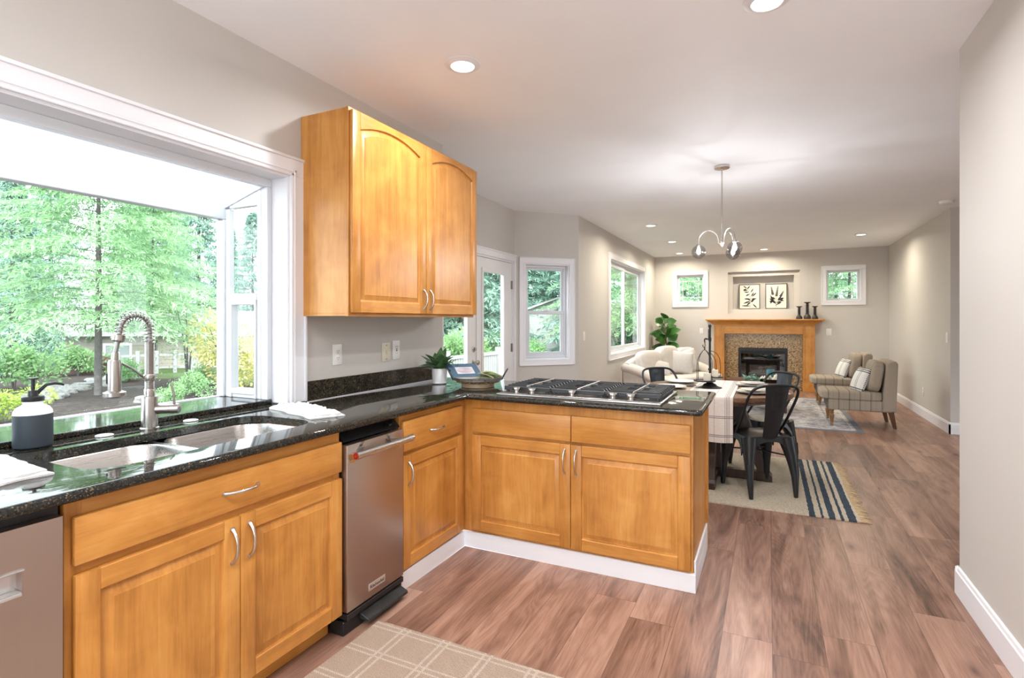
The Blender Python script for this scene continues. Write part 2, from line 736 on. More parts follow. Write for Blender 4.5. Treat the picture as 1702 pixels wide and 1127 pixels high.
def wall(name, p0, p1, t, openings=(), z1=CEIL, mat=WALL):
    """inner face p0->p1, thickness to the right-hand side when t>0; openings (s0,s1,z0,z1)"""
    p0 = Vector((*p0, 0))
    p1 = Vector((*p1, 0))
    d = p1 - p0
    Lw = d.length
    d.normalize()
    nrm = Vector((d.y, -d.x, 0))
    M = Matrix((( d.x, nrm.x, 0, p0.x), (d.y, nrm.y, 0, p0.y), (0, 0, 1, 0), (0, 0, 0, 1)))
    ss = sorted({0, Lw} | {o[0] for o in openings} | {o[1] for o in openings})
    zs = sorted({0, z1} | {o[2] for o in openings} | {o[3] for o in openings})
    mb = MB()
    for a, b in zip(ss, ss[1:]):
        for c, e in zip(zs, zs[1:]):
            if any(o[0] <= a + 1e-6 and b <= o[1] + 1e-6 and o[2] <= c + 1e-6 and e <= o[3] + 1e-6 for o in openings):
                continue
            mb.box(a, b, min(0, t), max(0, t), c, e)
    mb.xf(M)
    bmesh.ops.remove_doubles(mb.bm, verts=mb.bm.verts[:], dist=1e-5)
    # drop the coincident inner faces between cells
    seen = {}
    for f in mb.bm.faces[:]:
        k = tuple(sorted(v.index for v in f.verts))
        seen.setdefault(k, []).append(f)
    o = mb.build(name, mat, smooth=0)
    o['kind'] = 'structure'
    return o


PLAN = [(-2.40, -2.75), (4.15, -2.75), (4.15, 8.12), (2.12, 8.12), (2.12, 12.0), (-2.34, 12.0), (-2.34, 6.50), (-2.95, 5.90), (-2.95, 4.02), (-2.40, 3.47)]
mb = MB()
mb.prism([(x, y, -.12) for x, y in PLAN], (0, 0, .12))
tag(mb.build('floor', FLOOR, smooth=0), kind='structure')
mb = MB()
mb.prism([(x, y, CEIL) for x, y in PLAN], (0, 0, .15))
tag(mb.build('ceiling', CEILM, smooth=0), kind='structure')

# garden window opening Y .50..2.00, z .86..2.10
GW0, GW1, GZ0, GZ1 = .50, 2.00, .86, 2.10
wall('wall_left', (WL, -2.6), (WL, 3.45), -OUT, [(GW0 + 2.6, GW1 + 2.6, GZ0, GZ1)])
wall('wall_bay_return', (WL, 3.45), (WB, 4.00), -OUT)
DR0, DR1, DRZ = 4.10, 5.86, 2.06
wall('wall_bay', (WB, 4.00), (WB, 5.89), -OUT, [(DR0 - 4.0, DR1 - 4.0, 0, DRZ)])
W2A, W2B = (WB, 5.89), (WLIV, 6.51)
wall('wall_nook', W2A, W2B, -OUT, [(.135, .735, .865, 2.05)])
wall('wall_living', (WLIV, 6.51), (WLIV, YF), -OUT, [(7.99 - 6.51, 10.47 - 6.51, .83, 2.29)])
# fireplace wall: two windows, the niche and the firebox hole, 0.34 deep
wall('wall_far', (WLIV, YF), (WH, YF), -.34,
     [(-1.735 - WLIV, -1.185 - WLIV, 1.70, 2.29), (.975 - WLIV, 1.525 - WLIV, 1.71, 2.29),
      (-.735 - WLIV, .54 - WLIV, 1.48, 2.315), (-.54 - WLIV, .335 - WLIV, .0, .81)])
wall('wall_right', (WH, YF), (WH, 7.98), -.13)
wall('wall_hall', (WH + .13, 7.98), (4.0, 7.98), -.13)
wall('wall_entry', (4.0, 7.98), (4.0, 3.33), -.13, [(2.4, 4.0, 0.0, 2.2)])
wall('wall_pantry', (4.0, 3.33), (WR + .12, 3.33), -.12)
wall('wall_near', (WR, 3.33), (WR, -2.6), -.12)
wall('wall_back', (WR, -2.6), (WL, -2.6), -.13, [(.25, 2.85, .05, 2.35)])

# niche: two stepped recesses behind the wall face
mb = MB()
nx0, nx1, nz0, nz1 = -.735, .54, 1.48, 2.315
ix0, ix1, iz0, iz1 = -.648, .445, 1.572, 2.226
yd1, yd2 = YF + .07, YF + .25
for (a, b, c, e) in ((nx0, nx1, nz0, iz0), (nx0, nx1, iz1, nz1), (nx0, ix0, iz0, iz1), (ix1, nx1, iz0, iz1)):
    mb.box(a, b, yd1, yd2, c, e)
mb.box(nx0, nx1, yd2, yd2 + .06, nz0, nz1)
tag(mb.build('trim_1', WALL, smooth=0), kind='structure')


def baseboard(name, p0, p1, h=.135, t=.016, mat=WHITE):
    """along an inner wall face; the board stands on the left-hand side of p0->p1"""
    p0 = Vector((*p0, 0))
    p1 = Vector((*p1, 0))
    d = (p1 - p0)
    Lw = d.length
    d.normalize()
    n = Vector((-d.y, d.x, 0))
    prof = [(0.0, 0.0), (t, 0.0), (t, h - .022), (t * .72, h - .018), (t * .55, h - .004), (t * .3, h), (0.0, h)]
    mb = MB()
    mb.prism([p0 + n * a + Vector((0, 0, b)) for a, b in prof], d * Lw)
    o = mb.build(name, mat, smooth=0)
    o['kind'] = 'structure'
    return o


baseboard('baseboard_right', (WR, -2.6), (WR, 3.33 + .016))
baseboard('baseboard_pantry', (WR - .016, 3.33), (3.9, 3.33))
baseboard('baseboard_living_right', (WH, 7.964), (WH, YF))
baseboard('baseboard_hall', (3.99, 7.98), (WH - .016, 7.98))
baseboard('baseboard_far_right', (WH, YF), (.81, YF))
baseboard('baseboard_far_left', (-1.01, YF), (WLIV, YF))
baseboard('baseboard_living_left', (WLIV, YF), (WLIV, 6.51))
baseboard('baseboard_nook', W2B, W2A)

# ------------------------------------------------------------------ windows and door


def casing_rect(u0, u1, v0, v1, w, t, proud=.018):
    """flat picture-frame casing in (u, v) around an opening, standing t proud; returns an MB in local x=u, z=v, y=-out"""
    mb = MB()
    for (a, b, c, e) in ((u0 - w, u1 + w, v1, v1 + w), (u0 - w, u1 + w, v0 - w, v0), (u0 - w, u0, v0, v1), (u1, u1 + w, v0, v1)):
        mb.box(a, b, -t, 0, c, e, .003, 1)
    # raised outer and inner beads
    o = .012
    for (a, b, c, e) in ((u0 - w, u1 + w, v1 + w - o, v1 + w), (u0 - w, u1 + w, v0 - w, v0 - w + o),
                         (u0 - w, u0 - w + o, v0 - w, v1 + w), (u1 + w - o, u1 + w, v0 - w, v1 + w)):
        mb.box(a, b, -t - .007, -t + .001, c, e, .002, 1)
    for (a, b, c, e) in ((u0 - .02, u1 + .02, v1, v1 + .02), (u0 - .02, u1 + .02, v0 - .02, v0), (u0 - .02, u0, v0, v1), (u1, u1 + .02, v0, v1)):
        mb.box(a, b, -t - .004, -t + .001, c, e, .002, 1)
    return mb


def ring(mb, u0, u1, v0, v1, w, y0, y1, bev=.003):
    mb.box(u0, u1, y0, y1, v1 - w, v1, bev, 1)
    mb.box(u0, u1, y0, y1, v0, v0 + w, bev, 1)
    mb.box(u0, u0 + w, y0, y1, v0 + w, v1 - w, bev, 1)
    mb.box(u1 - w, u1, y0, y1, v0 + w, v1 - w, bev, 1)


# local window frame: x along the wall (to the right seen from inside), y into the wall, z up
def wall_window(name, origin, rz, u0, u1, v0, v1, cw=.085, thick=.13, kind='double'):
    t = structure(name, origin, rz)
    casing_rect(u0, u1, v0, v1, cw, .018).build('casing', WHITE, t)
    jb = MB()
    ring(jb, u0 - .001, u1 + .001, v0 - .001, v1 + .001, .014, -.002, thick, 0)
    jb.build('jamb', WHITE, t)
    fr = MB()
    a0, a1, b0, b1 = u0 + .014, u1 - .014, v0 + .014, v1 - .014
    d0, d1 = thick * .45, thick * .95
    ring(fr, a0, a1, b0, b1, .032, d0, d1)
    pn = MB()
    if kind == 'double':
        mz = b0 + (b1 - b0) * .49
        ring(fr, a0 + .03, a1 - .03, b0 + .03, mz + .022, .045, d0 + .006, d0 + .03)
        ring(fr, a0 + .03, a1 - .03, mz - .02, b1 - .03, .03, d0 + .03, d0 + .05)
        fr.box((a0 + a1) / 2 - .03, (a0 + a1) / 2 + .03, d0 - .012, d0 + .008, mz + .018, mz + .034, .003, 1)
        pn.box(a0 + .05, a1 - .05, d0 + .015, d0 + .02, b0 + .05, mz)
        pn.box(a0 + .05, a1 - .05, d0 + .038, d0 + .043, mz, b1 - .05)
    elif kind == 'slider':
        mu = a0 + (a1 - a0) * .47
        ring(fr, a0 + .03, mu + .03, b0 + .03, b1 - .03, .055, d0 + .004, d0 + .03)
        ring(fr, mu - .02, a1 - .03, b0 + .03, b1 - .03, .05, d0 + .03, d0 + .052)
        pn.box(a0 + .06, mu, d0 + .015, d0 + .02, b0 + .06, b1 - .06)
        pn.box(mu, a1 - .06, d0 + .038, d0 + .043, b0 + .06, b1 - .06)
    elif kind == 'grid':
        pn.box(a0 + .025, a1 - .025, d0 + .02, d0 + .025, b0 + .025, b1 - .025)
        gr = MB()
        for f in (.2, .8):
            x = a0 + (a1 - a0) * f
            gr.box(x - .006, x + .006, d0 + .008, d0 + .02, b0 + .03, b1 - .03)
            zz = b0 + (b1 - b0) * f
            gr.box(a0 + .03, a1 - .03, d0 + .0085, d0 + .0195, zz - .006, zz + .006)
        gr.build('grille', VINYL, t)
    fr.build('window_frame', VINYL, t)
    pn.build('pane', GLASS, t)
    return t


# window_2: double-hung in the 45 degree nook wall (seen from inside, left to right = W2A -> W2B)
ang2 = math.atan2(W2B[1] - W2A[1], W2B[0] - W2A[0])
wall_window('window_2', (W2A[0], W2A[1], 0), ang2, .135, .735, .865, 2.05, .075)
# window_3: slider in the living-room wall; local +x = +Y, so rotate 90 degrees
wall_window('window_3', (WLIV, 0, 0), PI / 2, 7.99, 10.47, .83, 2.29, .095, kind='slider')
wall_window('window_4', (0, YF, 0), 0, -1.735, -1.185, 1.70, 2.29, .078, kind='grid', thick=.2)
wall_window('window_5', (0, YF, 0), 0, .975, 1.525, 1.71, 2.29, .078, kind='grid', thick=.2)
# unseen windows added to light the kitchen and the entry
wall_window('added_window_6', (WR, -2.6, 0), PI, .25, 2.85, .05, 2.35, .08, kind='slider')
wall_window('added_window_7', (4.0, 7.98, 0), -PI / 2, 2.4, 4.0, .0, 2.2, .08, kind='slider')

# window_1: the garden window over the sink
t = structure('window_1', (WL, 0, 0), PI / 2)      # local x = world Y, local y = -(world X - WL)
u0, u1, v0, v1 = GW0, GW1, CT + .005, GZ1
cs = MB()
w, tk = .098, .019
for (a, b, c, e) in ((u0 - w, u1 + w, v1, v1 + w), (u0 - w, u0, v0, v1), (u1, u1 + w, v0, v1)):
    cs.box(a, b, -tk, 0, c, e, .003, 1)
for (a, b, c, e) in ((u0 - w, u1 + w, v1 + w - .016, v1 + w), (u0 - w, u0 - w + .016, v0, v1 + w), (u1 + w - .016, u1 + w, v0, v1 + w)):
    cs.box(a, b, -tk - .010, -tk + .001, c, e, .004, 2)
for k, off_ in enumerate((.030, .012)):
    for (a, b, c, e) in ((u0 - off_, u1 + off_, v1 + off_ - .014, v1 + off_), (u0 - off_, u0 - off_ + .014, v0, v1 + off_), (u1 + off_ - .014, u1 + off_, v0, v1 + off_)):
        cs.box(a, b, -tk - .005 + .002 * k, -tk + .001, c, e, .003, 1)
cs.build('casing', WHITE, t)
jb = MB()
jb.box(u0 - .001, u0 + .012, -.002, .13, v0, v1 + .001)
jb.box(u1 - .012, u1 + .001, -.002, .13, v0, v1 + .001)
jb.box(u0 + .012, u1 - .012, -.002, .13, v1 - .012, v1 + .001)
jb.build('jamb', WHITE, t)
GD = .46         # depth of the garden window out to its front glass
fr = MB()
sz = .935        # shelf top
A0, A1 = u0 + .012, u1 - .012
fz = 1.985       # top of the front frame
# inner ring against the wall
fr.box(A0, A1, .11, .155, v1 - .055, v1 - .012, .003, 1)
fr.box(A0, A0 + .03, .11, .155, sz, v1 - .055, .003, 1)
fr.box(A1 - .03, A1, .11, .155, sz, v1 - .055, .003, 1)
# front frame
fr.box(A0, A1, GD - .03, GD + .03, fz - .085, fz, .006, 2)
fr.box(A0, A1, GD + .002, GD + .03, sz - .06, sz + .004, .003, 1)
fr.box(A0, A0 + .045, GD - .03, GD + .03, sz, fz - .085, .005, 1)
fr.box(A1 - .045, A1, GD - .03, GD + .03, sz, fz - .085, .005, 1)
# sloped roof bars at either end and the top edge
for x0, x1 in ((A0, A0 + .04), (A1 - .04, A1)):
    fr.prism([(x0, .13, v1 - .055), (x0, .13, v1 - .012), (x0, GD + .02, fz + .012), (x0, GD + .02, fz - .04)], (x1 - x0, 0, 0))
fr.build('window_frame', VINYL, t)
for s, xa in (('l', A0), ('r', A1 - .032)):
    sb = MB()
    xb = xa + .032
    ztop = 1.985
    # side sashes: lower one slides up in front of the upper
    sb.box(xa, xb, .155, .185, sz, ztop + .06, .003, 1)
    sb.box(xa, xb, GD - .06, GD - .03, sz, ztop - .03, .003, 1)
    sb.box(xa, xb, .185, GD - .06, sz, sz + .035, .003, 1)
    sb.box(xa - .004, xb + .004, .185, GD - .06, 1.432, 1.492, .003, 1)
    sb.box(xa, xb, .185, GD - .06, ztop - .03, ztop + .045, .003, 1)
    sb.box(xa - .008, xb + .008, .185, .20, sz, 1.46, .003, 1)
    sb.box(xa - .008, xb + .008, GD - .085, GD - .06, sz, 1.46, .003, 1)
    sb.box(xa - .008, xb + .008, .20, GD - .085, sz + .02, sz + .05, .003, 1)
    sb.build('side_sash', VINYL, t)
    pn = MB()
    pn.box(xa + .013, xa + .018, .18, GD - .05, sz + .03, 1.45)
    pn.box(xa + .019, xa + .024, .18, GD - .05, 1.45, ztop)
    pn.build('pane', GLASS, t)
pn = MB()
pn.box(A0 + .04, A1 - .04, GD - .004, GD + .004, sz + .02, fz - .07)
pn.build('pane', GLASS, t)
pn = MB()
pn.prism([(A0 + .03, .14, v1 - .032), (A0 + .03, .14, v1 - .026), (A0 + .03, GD, fz + .002), (A0 + .03, GD, fz - .004)], (A1 - A0 - .06, 0, 0))
pn.build('pane', FROST, t)
bs = MB()
bs.box(A0, A1, .128, GD + .03, sz - .07, sz - .024, .003, 1)
bs.build('sill', VINYL, t)

# door_1: pair of glazed french doors in the bay
t = structure('door_1', (WB, 0, 0), PI / 2)
cs = MB()
cw = .082
for (a, b, c, e) in ((DR0 - cw, DR1 + cw, DRZ, DRZ + cw), (DR0 - cw, DR0, 0, DRZ), (DR1, DR1 + cw, 0, DRZ)):
    cs.box(a, b, -.018, 0, c, e, .003, 1)
for (a, b, c, e) in ((DR0 - cw, DR1 + cw, DRZ + cw - .018, DRZ + cw), (DR0 - cw, DR0 - cw + .014, 0, DRZ + cw), (DR1 + cw - .014, DR1 + cw, 0, DRZ + cw)):
    cs.box(a, b, -.026, -.017, c, e, .003, 1)
cs.build('casing', WHITE, t)
jb = MB()
jb.box(DR0, DR0 + .02, -.001, .13, 0, DRZ)
jb.box(DR1 - .02, DR1, -.001, .13, 0, DRZ)
jb.box(DR0 + .02, DR1 - .02, -.001, .13, DRZ - .02, DRZ)
jb.build('jamb', WHITE, t)
DM = 4.977
for (a, b) in ((DR0 + .022, DM - .002), (DM + .002, DR1 - .022)):
    lf = MB()
    g0, g1, h0, h1 = a + .19, b - .19, .27, 1.89
    if a > 4.5:
        g0, g1 = 5.115, 5.625
    y0, y1 = .012, .056
    lf.box(a, g0, y0, y1, .008, DRZ - .023)
    lf.box(g1, b, y0, y1, .008, DRZ - .023)
    lf.box(g0, g1, y0, y1, h1, DRZ - .023)
    lf.box(g0, g1, y0, y1, .008, h0)
    ring(lf, g0 - .035, g1 + .035, h0 - .035, h1 + .035, .035, y0 - .012, y0 + .001, .004)
    ring(lf, g0 - .003, g1 + .003, h0 - .003, h1 + .003, .014, y0 - .008, y0 + .02, .003)
    lf.build('door_leaf', DOORW, t)
    pn = MB()
    pn.box(g0, g1, .03, .036, h0, h1)
    pn.build('pane', GLASS, t)
am = MB()
am.box(DM - .022, DM + .022, -.002, .012, .008, DRZ - .025, .003, 1)
am.build('astragal', DOORW, t)
RX = Matrix.Rotation(PI / 2, 4, 'X')
kb = MB()
kb.lathe([(.033, 0), (.033, .006), (.012, .012), (.011, .035), (.026, .045), (.029, .058), (.022, .068), (0, .07)], (4.905, .012, .905), 20, M=RX)
kb.build('door_knob', NICKEL, t)
kb = MB()
kb.lathe([(.033, 0), (.033, .008), (.026, .014), (0, .015)], (4.905, .012, 1.045), 20, M=RX)
kb.box(4.900, 4.910, -.022, .0, 1.03, 1.06, .002, 1)
kb.build('deadbolt', NICKEL, t)
for zz in (1.775, 1.02, .27):
    hg = MB()
    hg.cyl((DR1 - .022, .004, zz - .05), (DR1 - .022, .004, zz + .05), .008, seg=10)
    hg.box(DR1 - .05, DR1 - .004, .006, .0135, zz - .05, zz + .05)
    hg.build('hinge', BRONZE, t)

# ------------------------------------------------------------------ cabinet helpers
# local door frame: u to the right, v up, w out of the face
def face_matrix(origin, right, out):
    r = Vector(right)
    o_ = Vector(out)
    z = Vector((0, 0, 1))
    return Matrix(((r.x, z.x, o_.x, origin[0]), (r.y, z.y, o_.y, origin[1]), (r.z, z.z, o_.z, origin[2]), (0, 0, 0, 1)))


def raised_door(w, h, arch=0.0, st=.060, th=.02):
    """framed door with a raised panel; slot 0 vertical grain, slot 1 horizontal grain"""
    mb = MB()
    ob = .004
    tr = st if arch <= 0 else .034
    mb.box(0, st, 0, h, -th, 0, ob, 2, 0)
    mb.box(w - st, w, 0, h, -th, 0, ob, 2, 0)
    mb.box(st, w - st, 0, st, -th, -.0005, .0025, 1, 1)
    n = 24
    if arch <= 0:
        mb.box(st, w - st, h - st, h, -th, -.0005, .0025, 1, 1)

        def top(x):
            return h - st
    else:
        x0, x1 = st, w - st

        def top(x):
            k = (x - x0) / (x1 - x0)
            k = min(max(k, 0), 1)
            return h - tr - arch * (2 * k - 1) ** 2
        lo = [(x0 + (x1 - x0) * i / n, top(x0 + (x1 - x0) * i / n)) for i in range(n + 1)]
        pts = [(x0, h, -th)] + [(a, b, -th) for a, b in lo] + [(x1, h, -th)]
        mb.prism(pts, (0, 0, th - .0005), mi=1)
    # the raised panel: groove, bevel ramp, field; rings of inset outline
    x0, x1 = st, w - st

    def outline(d):
        pts = [(x0 + d, st + d), (x1 - d, st + d)]
        m = n
        for i in range(m + 1):
            x = x1 - d + (x0 - x1 + 2 * d) * i / m
            xs = min(max((x - x0 - d) / max(x1 - x0 - 2 * d, 1e-6), 0), 1)
            pts.append((x, top(x0 + (x1 - x0) * xs) - d))
        return pts
    levels = [(-.002, -.003), (.003, -.0115), (.009, -.0125), (.032, -.0035), (.0335, -.0012)]
    rings = []
    for d, z in levels:
        rings.append([mb.bm.verts.new((a, b, z)) for a, b in outline(d)])
    m = len(rings[0])
    for A, B in zip(rings, rings[1:]):
        for k in range(m):
            mb.bm.faces.new((A[k], A[(k + 1) % m], B[(k + 1) % m], B[k]))
    mb.bm.faces.new(rings[-1])
    bk = [mb.bm.verts.new((a, b, -th)) for a, b in ((x0, st), (x1, st), (x1, top(x0)), (x0, top(x0)))]
    mb.bm.faces.new(bk[::-1])
    return mb


def slab_front(w, h, th=.02):
    mb = MB()
    mb.box(0, w, 0, h, -th, 0, .005, 2, 0)
    return mb


def pull(mb, L, vertical, c):
    """arched bar pull centred at c=(u,v), on the face w=0"""
    pts = []
    rs = []
    for i in range(15):
        k = i / 14 * 2 - 1
        s = k * L / 2
        wv = .026 * (1 - abs(k) ** 2.6) + .003
        pts.append((c[0], c[1] + s, wv) if vertical else (c[0] + s, c[1], wv))
        rs.append(.0062 - .0012 * (1 - abs(k)) + (.0015 if abs(k) > .93 else 0))
    mb.tube(pts, rs, 8)
    for k in (-1, 1):
        e = (c[0], c[1] + k * L / 2, 0) if vertical else (c[0] + k * L / 2, c[1], 0)
        mb.tube([e, (e[0], e[1], .004)], .0085, 12)
        mb.tube([e, (e[0], e[1], .008)], .0065, 10)
    return mb


def add_front(root, name, mb, F, mats, handle=None):
    mb.xf(F)
    o = mb.build(name, mats, root, world=True, smooth=30)
    if handle:
        h = MB()
        pull(h, *handle)
        h.xf(F)
        h.build('handle', NICKEL, o, world=True, smooth=50)
    return o


# faces: left run looks +X (u = +Y); peninsula looks -Y (u = +X)
XD = -1.63           # door faces of the left run
XFR = XD - .0215     # face frame
YD = 2.76            # door faces of the peninsula
YFR = YD + .0215


def FL(y, z, x=XD):
    return face_matrix((x, y, z), (0, 1, 0), (1, 0, 0))


def FP(x, z, y=YD):
    return face_matrix((x, y, z), (1, 0, 0), (0, -1, 0))


LM = [MAPLE_Z, MAPLE_Y]
PM = [MAPLE_Z, MAPLE_X]
CABTOP = .882

# ---- sink base cabinet
t = thing('sink_base_cabinet', 'maple base cabinet below the sink with one wide drawer front over two doors', 'cabinet', (-1.9, 1.245, 0))
mb = MB()
mb.box(WL + .003, XFR - .001, .752, .77, .1, CABTOP)
mb.box(WL + .003, XFR - .001, 1.722, 1.737, .1, CABTOP)
mb.box(WL + .003, XFR - .001, .77, 1.722, .1, .118)
mb.box(WL + .003, WL + .015, .77, 1.722, .118, CABTOP)
mb.build('body', MAPLE_Z, t, world=True, smooth=0)
mb = MB()
mb.box(XFR - .02, XFR, .75, .79, .09, CABTOP, .001, 1, 0)
mb.box(XFR - .02, XFR, 1.70, 1.739, .09, CABTOP, .001, 1, 0)
mb.box(XFR - .02, XFR - .0003, .79, 1.70, .82, CABTOP, 0, 1, 1)
mb.box(XFR - .02, XFR - .0003, .79, 1.70, .66, .72, 0, 1, 1)
mb.box(XFR - .02, XFR - .0003, .79, 1.70, .09, .13, 0, 1, 1)
mb.box(XFR - .02, XFR, 1.225, 1.28, .13, .66, 0, 1, 0)
mb.build('face_frame', LM, t, world=True, smooth=0)
mb = MB()
mb.box(XFR - .075, XFR - .06, .76, 1.735, .0, .1)
kick = mb.build('toe_kick', MAPLE_Y, t, world=True, smooth=0)
text_mesh('scribble', 'S', .035, simple('marker_ink', (.20, .03, .02), .7), kick,
          Matrix.Translation(Vector((XFR - .0595 + 1.9, 1.555 - 1.245, .052))) @ face_matrix((0, 0, 0), (0, 1, 0), (1, 0, 0)) @ Matrix.Rotation(-.25, 4, 'Z'))
add_front(t, 'drawer_front', slab_front(.972, .128), FL(.764, .706), [MAPLE_Y], (.128, False, (.972 / 2 + .003, .066)))
add_front(t, 'door', raised_door(.484, .582), FL(.766, .098), LM, (.112, True, (.484 - .032, .49)))
add_front(t, 'door', raised_door(.484, .582), FL(1.2525, .098), LM, (.112, True, (.032, .49)))

# ---- corner drawer cabinet (left run, right of the compactor)
t = thing('corner_base_cabinet', 'narrow maple base cabinet with a drawer and a door in the inside corner', 'cabinet', (-1.9, 2.45, 0))
mb = MB()
mb.box(WL + .003, XFR - .001, 2.153, 2.165, .0, CABTOP)
mb.box(WL + .003, XFR - .001, 2.74, 2.752, .0, CABTOP)
mb.box(WL + .003, XFR - .001, 2.165, 2.74, .09, .105)
mb.box(WL + .003, WL + .015, 2.165, 2.74, .105, CABTOP)
mb.build('body', MAPLE_Z, t, world=True, smooth=0)
mb = MB()
mb.box(XFR - .02, XFR, 2.150, 2.18, .09, CABTOP, .001, 1, 0)
mb.box(XFR - .02, XFR, 2.715, 2.7835, .09, CABTOP, 0, 1, 0)
mb.box(XFR - .02, XFR - .0003, 2.18, 2.715, .84, CABTOP, 0, 1, 1)
mb.box(XFR - .02, XFR - .0003, 2.18, 2.715, .66, .71, 0, 1, 1)
mb.box(XFR - .02, XFR - .0003, 2.18, 2.715, .09, .12, 0, 1, 1)
mb.build('face_frame', LM, t, world=True, smooth=0)
add_front(t, 'drawer', slab_front(.566, .152), FL(2.160, .694), [MAPLE_Y], (.128, False, (.295, .070)))
add_front(t, 'door', raised_door(.566, .567), FL(2.160, .106), LM, (.112, True, (.040, .475)))

# ---- peninsula cabinet
PX0, PX1 = -1.65, -.335
t = thing('peninsula_cabinet', 'maple peninsula base cabinet under the gas cooktop with two drawer fronts and two doors', 'cabinet', (-1.0, 3.05, 0))
mb = MB()
mb.box(PX0 + .02, PX1 - .02, YFR, 3.36, .0, CABTOP - .002)
mb.build('body', MAPLE_Z, t, world=True, smooth=0)
mb = MB()
mb.box(PX1 - .02, PX1, YFR, 3.38, .0, CABTOP)
mb.box(PX1 - .002, PX1 + .014, 3.34, 3.385, .0, CABTOP, .002, 1)
mb.build('end_panel', MAPLE_Z, t, world=True, smooth=0)
mb = MB()
mb.box(PX0, PX1 - .02, 3.36, 3.38, .0, CABTOP)
mb.build('back_panel', MAPLE_Z, t, world=True, smooth=0)
mb = MB()
mb.box(PX0 - .03, -1.60, YFR - .0185, YFR, .09, CABTOP, 0, 1, 0)
mb.box(-.365, PX1, YFR - .02, YFR, .09, CABTOP, .001, 1, 0)
mb.box(-1.60, -.365, YFR - .0197, YFR, .835, CABTOP, 0, 1, 1)
mb.box(-1.60, -.365, YFR - .0197, YFR, .66, .70, 0, 1, 1)
mb.box(-1.60, -.365, YFR - .0197, YFR, .09, .12, 0, 1, 1)
mb.box(-1.0, -.94, YFR - .02, YFR, .12, .835, 0, 1, 0)
mb.xf(Matrix.Translation((0, .02, 0)))
mb.build('face_frame', PM, t, world=True, smooth=0)
add_front(t, 'drawer_front', slab_front(.616, .141), FP(-1.586, .688), [MAPLE_X])
add_front(t, 'drawer_front', slab_front(.620, .141), FP(-.967, .688), [MAPLE_X])
add_front(t, 'door', raised_door(.616, .565), FP(-1.588, .108), PM, (.128, True, (.616 - .033, .47)))
add_front(t, 'door', raised_door(.622, .565), FP(-.969, .108), PM, (.128, True, (.030, .47)))

# ---- white base moulding round the inside corner and the peninsula end
mb = MB()
bt = .014
xb, yb = XFR + .012, YFR - .016
mb.prism([(xb - .03, 2.154, 0), (xb, 2.154, 0), (xb, yb, 0), (PX1 + .012, yb, 0), (PX1 + .012, 3.40, 0), (PX1 + .001, 3.40, 0), (PX1 + .001, yb + .012, 0), (xb - .03, yb + .012, 0)], (0, 0, .093), bev=.003, seg=1)
tag(mb.build('trim_2', WHITE, smooth=0), kind='structure')
mb = MB()
mb.box(PX1 + .001, PX1 + .012, yb + .02, 3.40, .093, .155, .003, 1)
tag(mb.build('trim_3', WHITE, smooth=0), kind='structure')

# ---- upper cabinet
t = thing('wall_cabinet', 'tall maple wall cabinet with two arched doors hung beside the garden window', 'cabinet', (-2.07, 2.72, 1.37))
mb = MB()
UX = -1.911
mb.box(WL + .002, UX - .02, 2.078, 3.345, 1.385, 2.43, .001, 1)
mb.box(WL + .002, UX - .02, 2.078, 2.096, 1.372, 1.385)
mb.box(WL + .002, UX - .02, 3.327, 3.345, 1.372, 1.385)
mb.build('body', MAPLE_Z, t, world=True, smooth=0)
mb = MB()
mb.box(UX - .0197, UX, 2.076, 2.12, 1.370, 2.432, .001, 1, 0)
mb.box(UX - .0197, UX, 3.30, 3.346, 1.370, 2.432, .001, 1, 0)
mb.box(UX - .0197, UX - .0003, 2.12, 3.30, 1.370, 1.41, 0, 1, 1)
mb.box(UX - .0197, UX - .0003, 2.12, 3.30, 2.37, 2.432, 0, 1, 1)
mb.build('face_frame', LM, t, world=True, smooth=0)
add_front(t, 'door', raised_door(.645, 1.030, arch=.052), FL(2.085, 1.388, -1.89), LM, (.115, True, (.645 - .030, .088)))
add_front(t, 'door', raised_door(.622, 1.030, arch=.052), FL(2.737, 1.388, -1.89), LM, (.115, True, (.030, .088)))

# ------------------------------------------------------------------ countertop, sink
CFX = -1.595          # front edge of the left run
CFY = 2.718           # front edge of the peninsula
CX1 = -.285           # right end
CBY = 3.485           # rear edge of the peninsula


def rounded(poly, radii, n=6):
    out = []
    m = len(poly)
    for i in range(m):
        p, a, b = Vector(poly[i]), Vector(poly[i - 1]), Vector(poly[(i + 1) % m])
        r = radii[i]
        if r <= 0:
            out.append(tuple(p))
            continue
        da, db = (a - p).normalized(), (b - p).normalized()
        ang = da.angle(db)
        d = r / math.tan(ang / 2)
        c = p + (da + db).normalized() * (r / math.sin(ang / 2))
        s, e = p + da * d, p + db * d
        v0, v1 = s - c, e - c
        a0 = math.atan2(v0.y, v0.x)
        a1 = math.atan2(v1.y, v1.x)
        while a1 - a0 > PI:
            a1 -= 2 * PI
        while a1 - a0 < -PI:
            a1 += 2 * PI
        for k in range(n + 1):
            q = a0 + (a1 - a0) * k / n
            out.append((c.x + r * math.cos(q), c.y + r * math.sin(q)))
    return out


SX0, SX1, SY0, SY1 = -2.155, -1.745, .865, 1.715     # sink cut-out
outer = rounded([(WL + .002, -.6), (CFX, -.6), (CFX, CFY), (CX1, CFY), (CX1, CBY), (WL + .002, CBY)], [0, 0, .012, .03, .03, 0])
inner = rounded([(SX0, SY0), (SX1, SY0), (SX1, SY1), (SX0, SY1)], [.10, .10, .10, .10], 8)


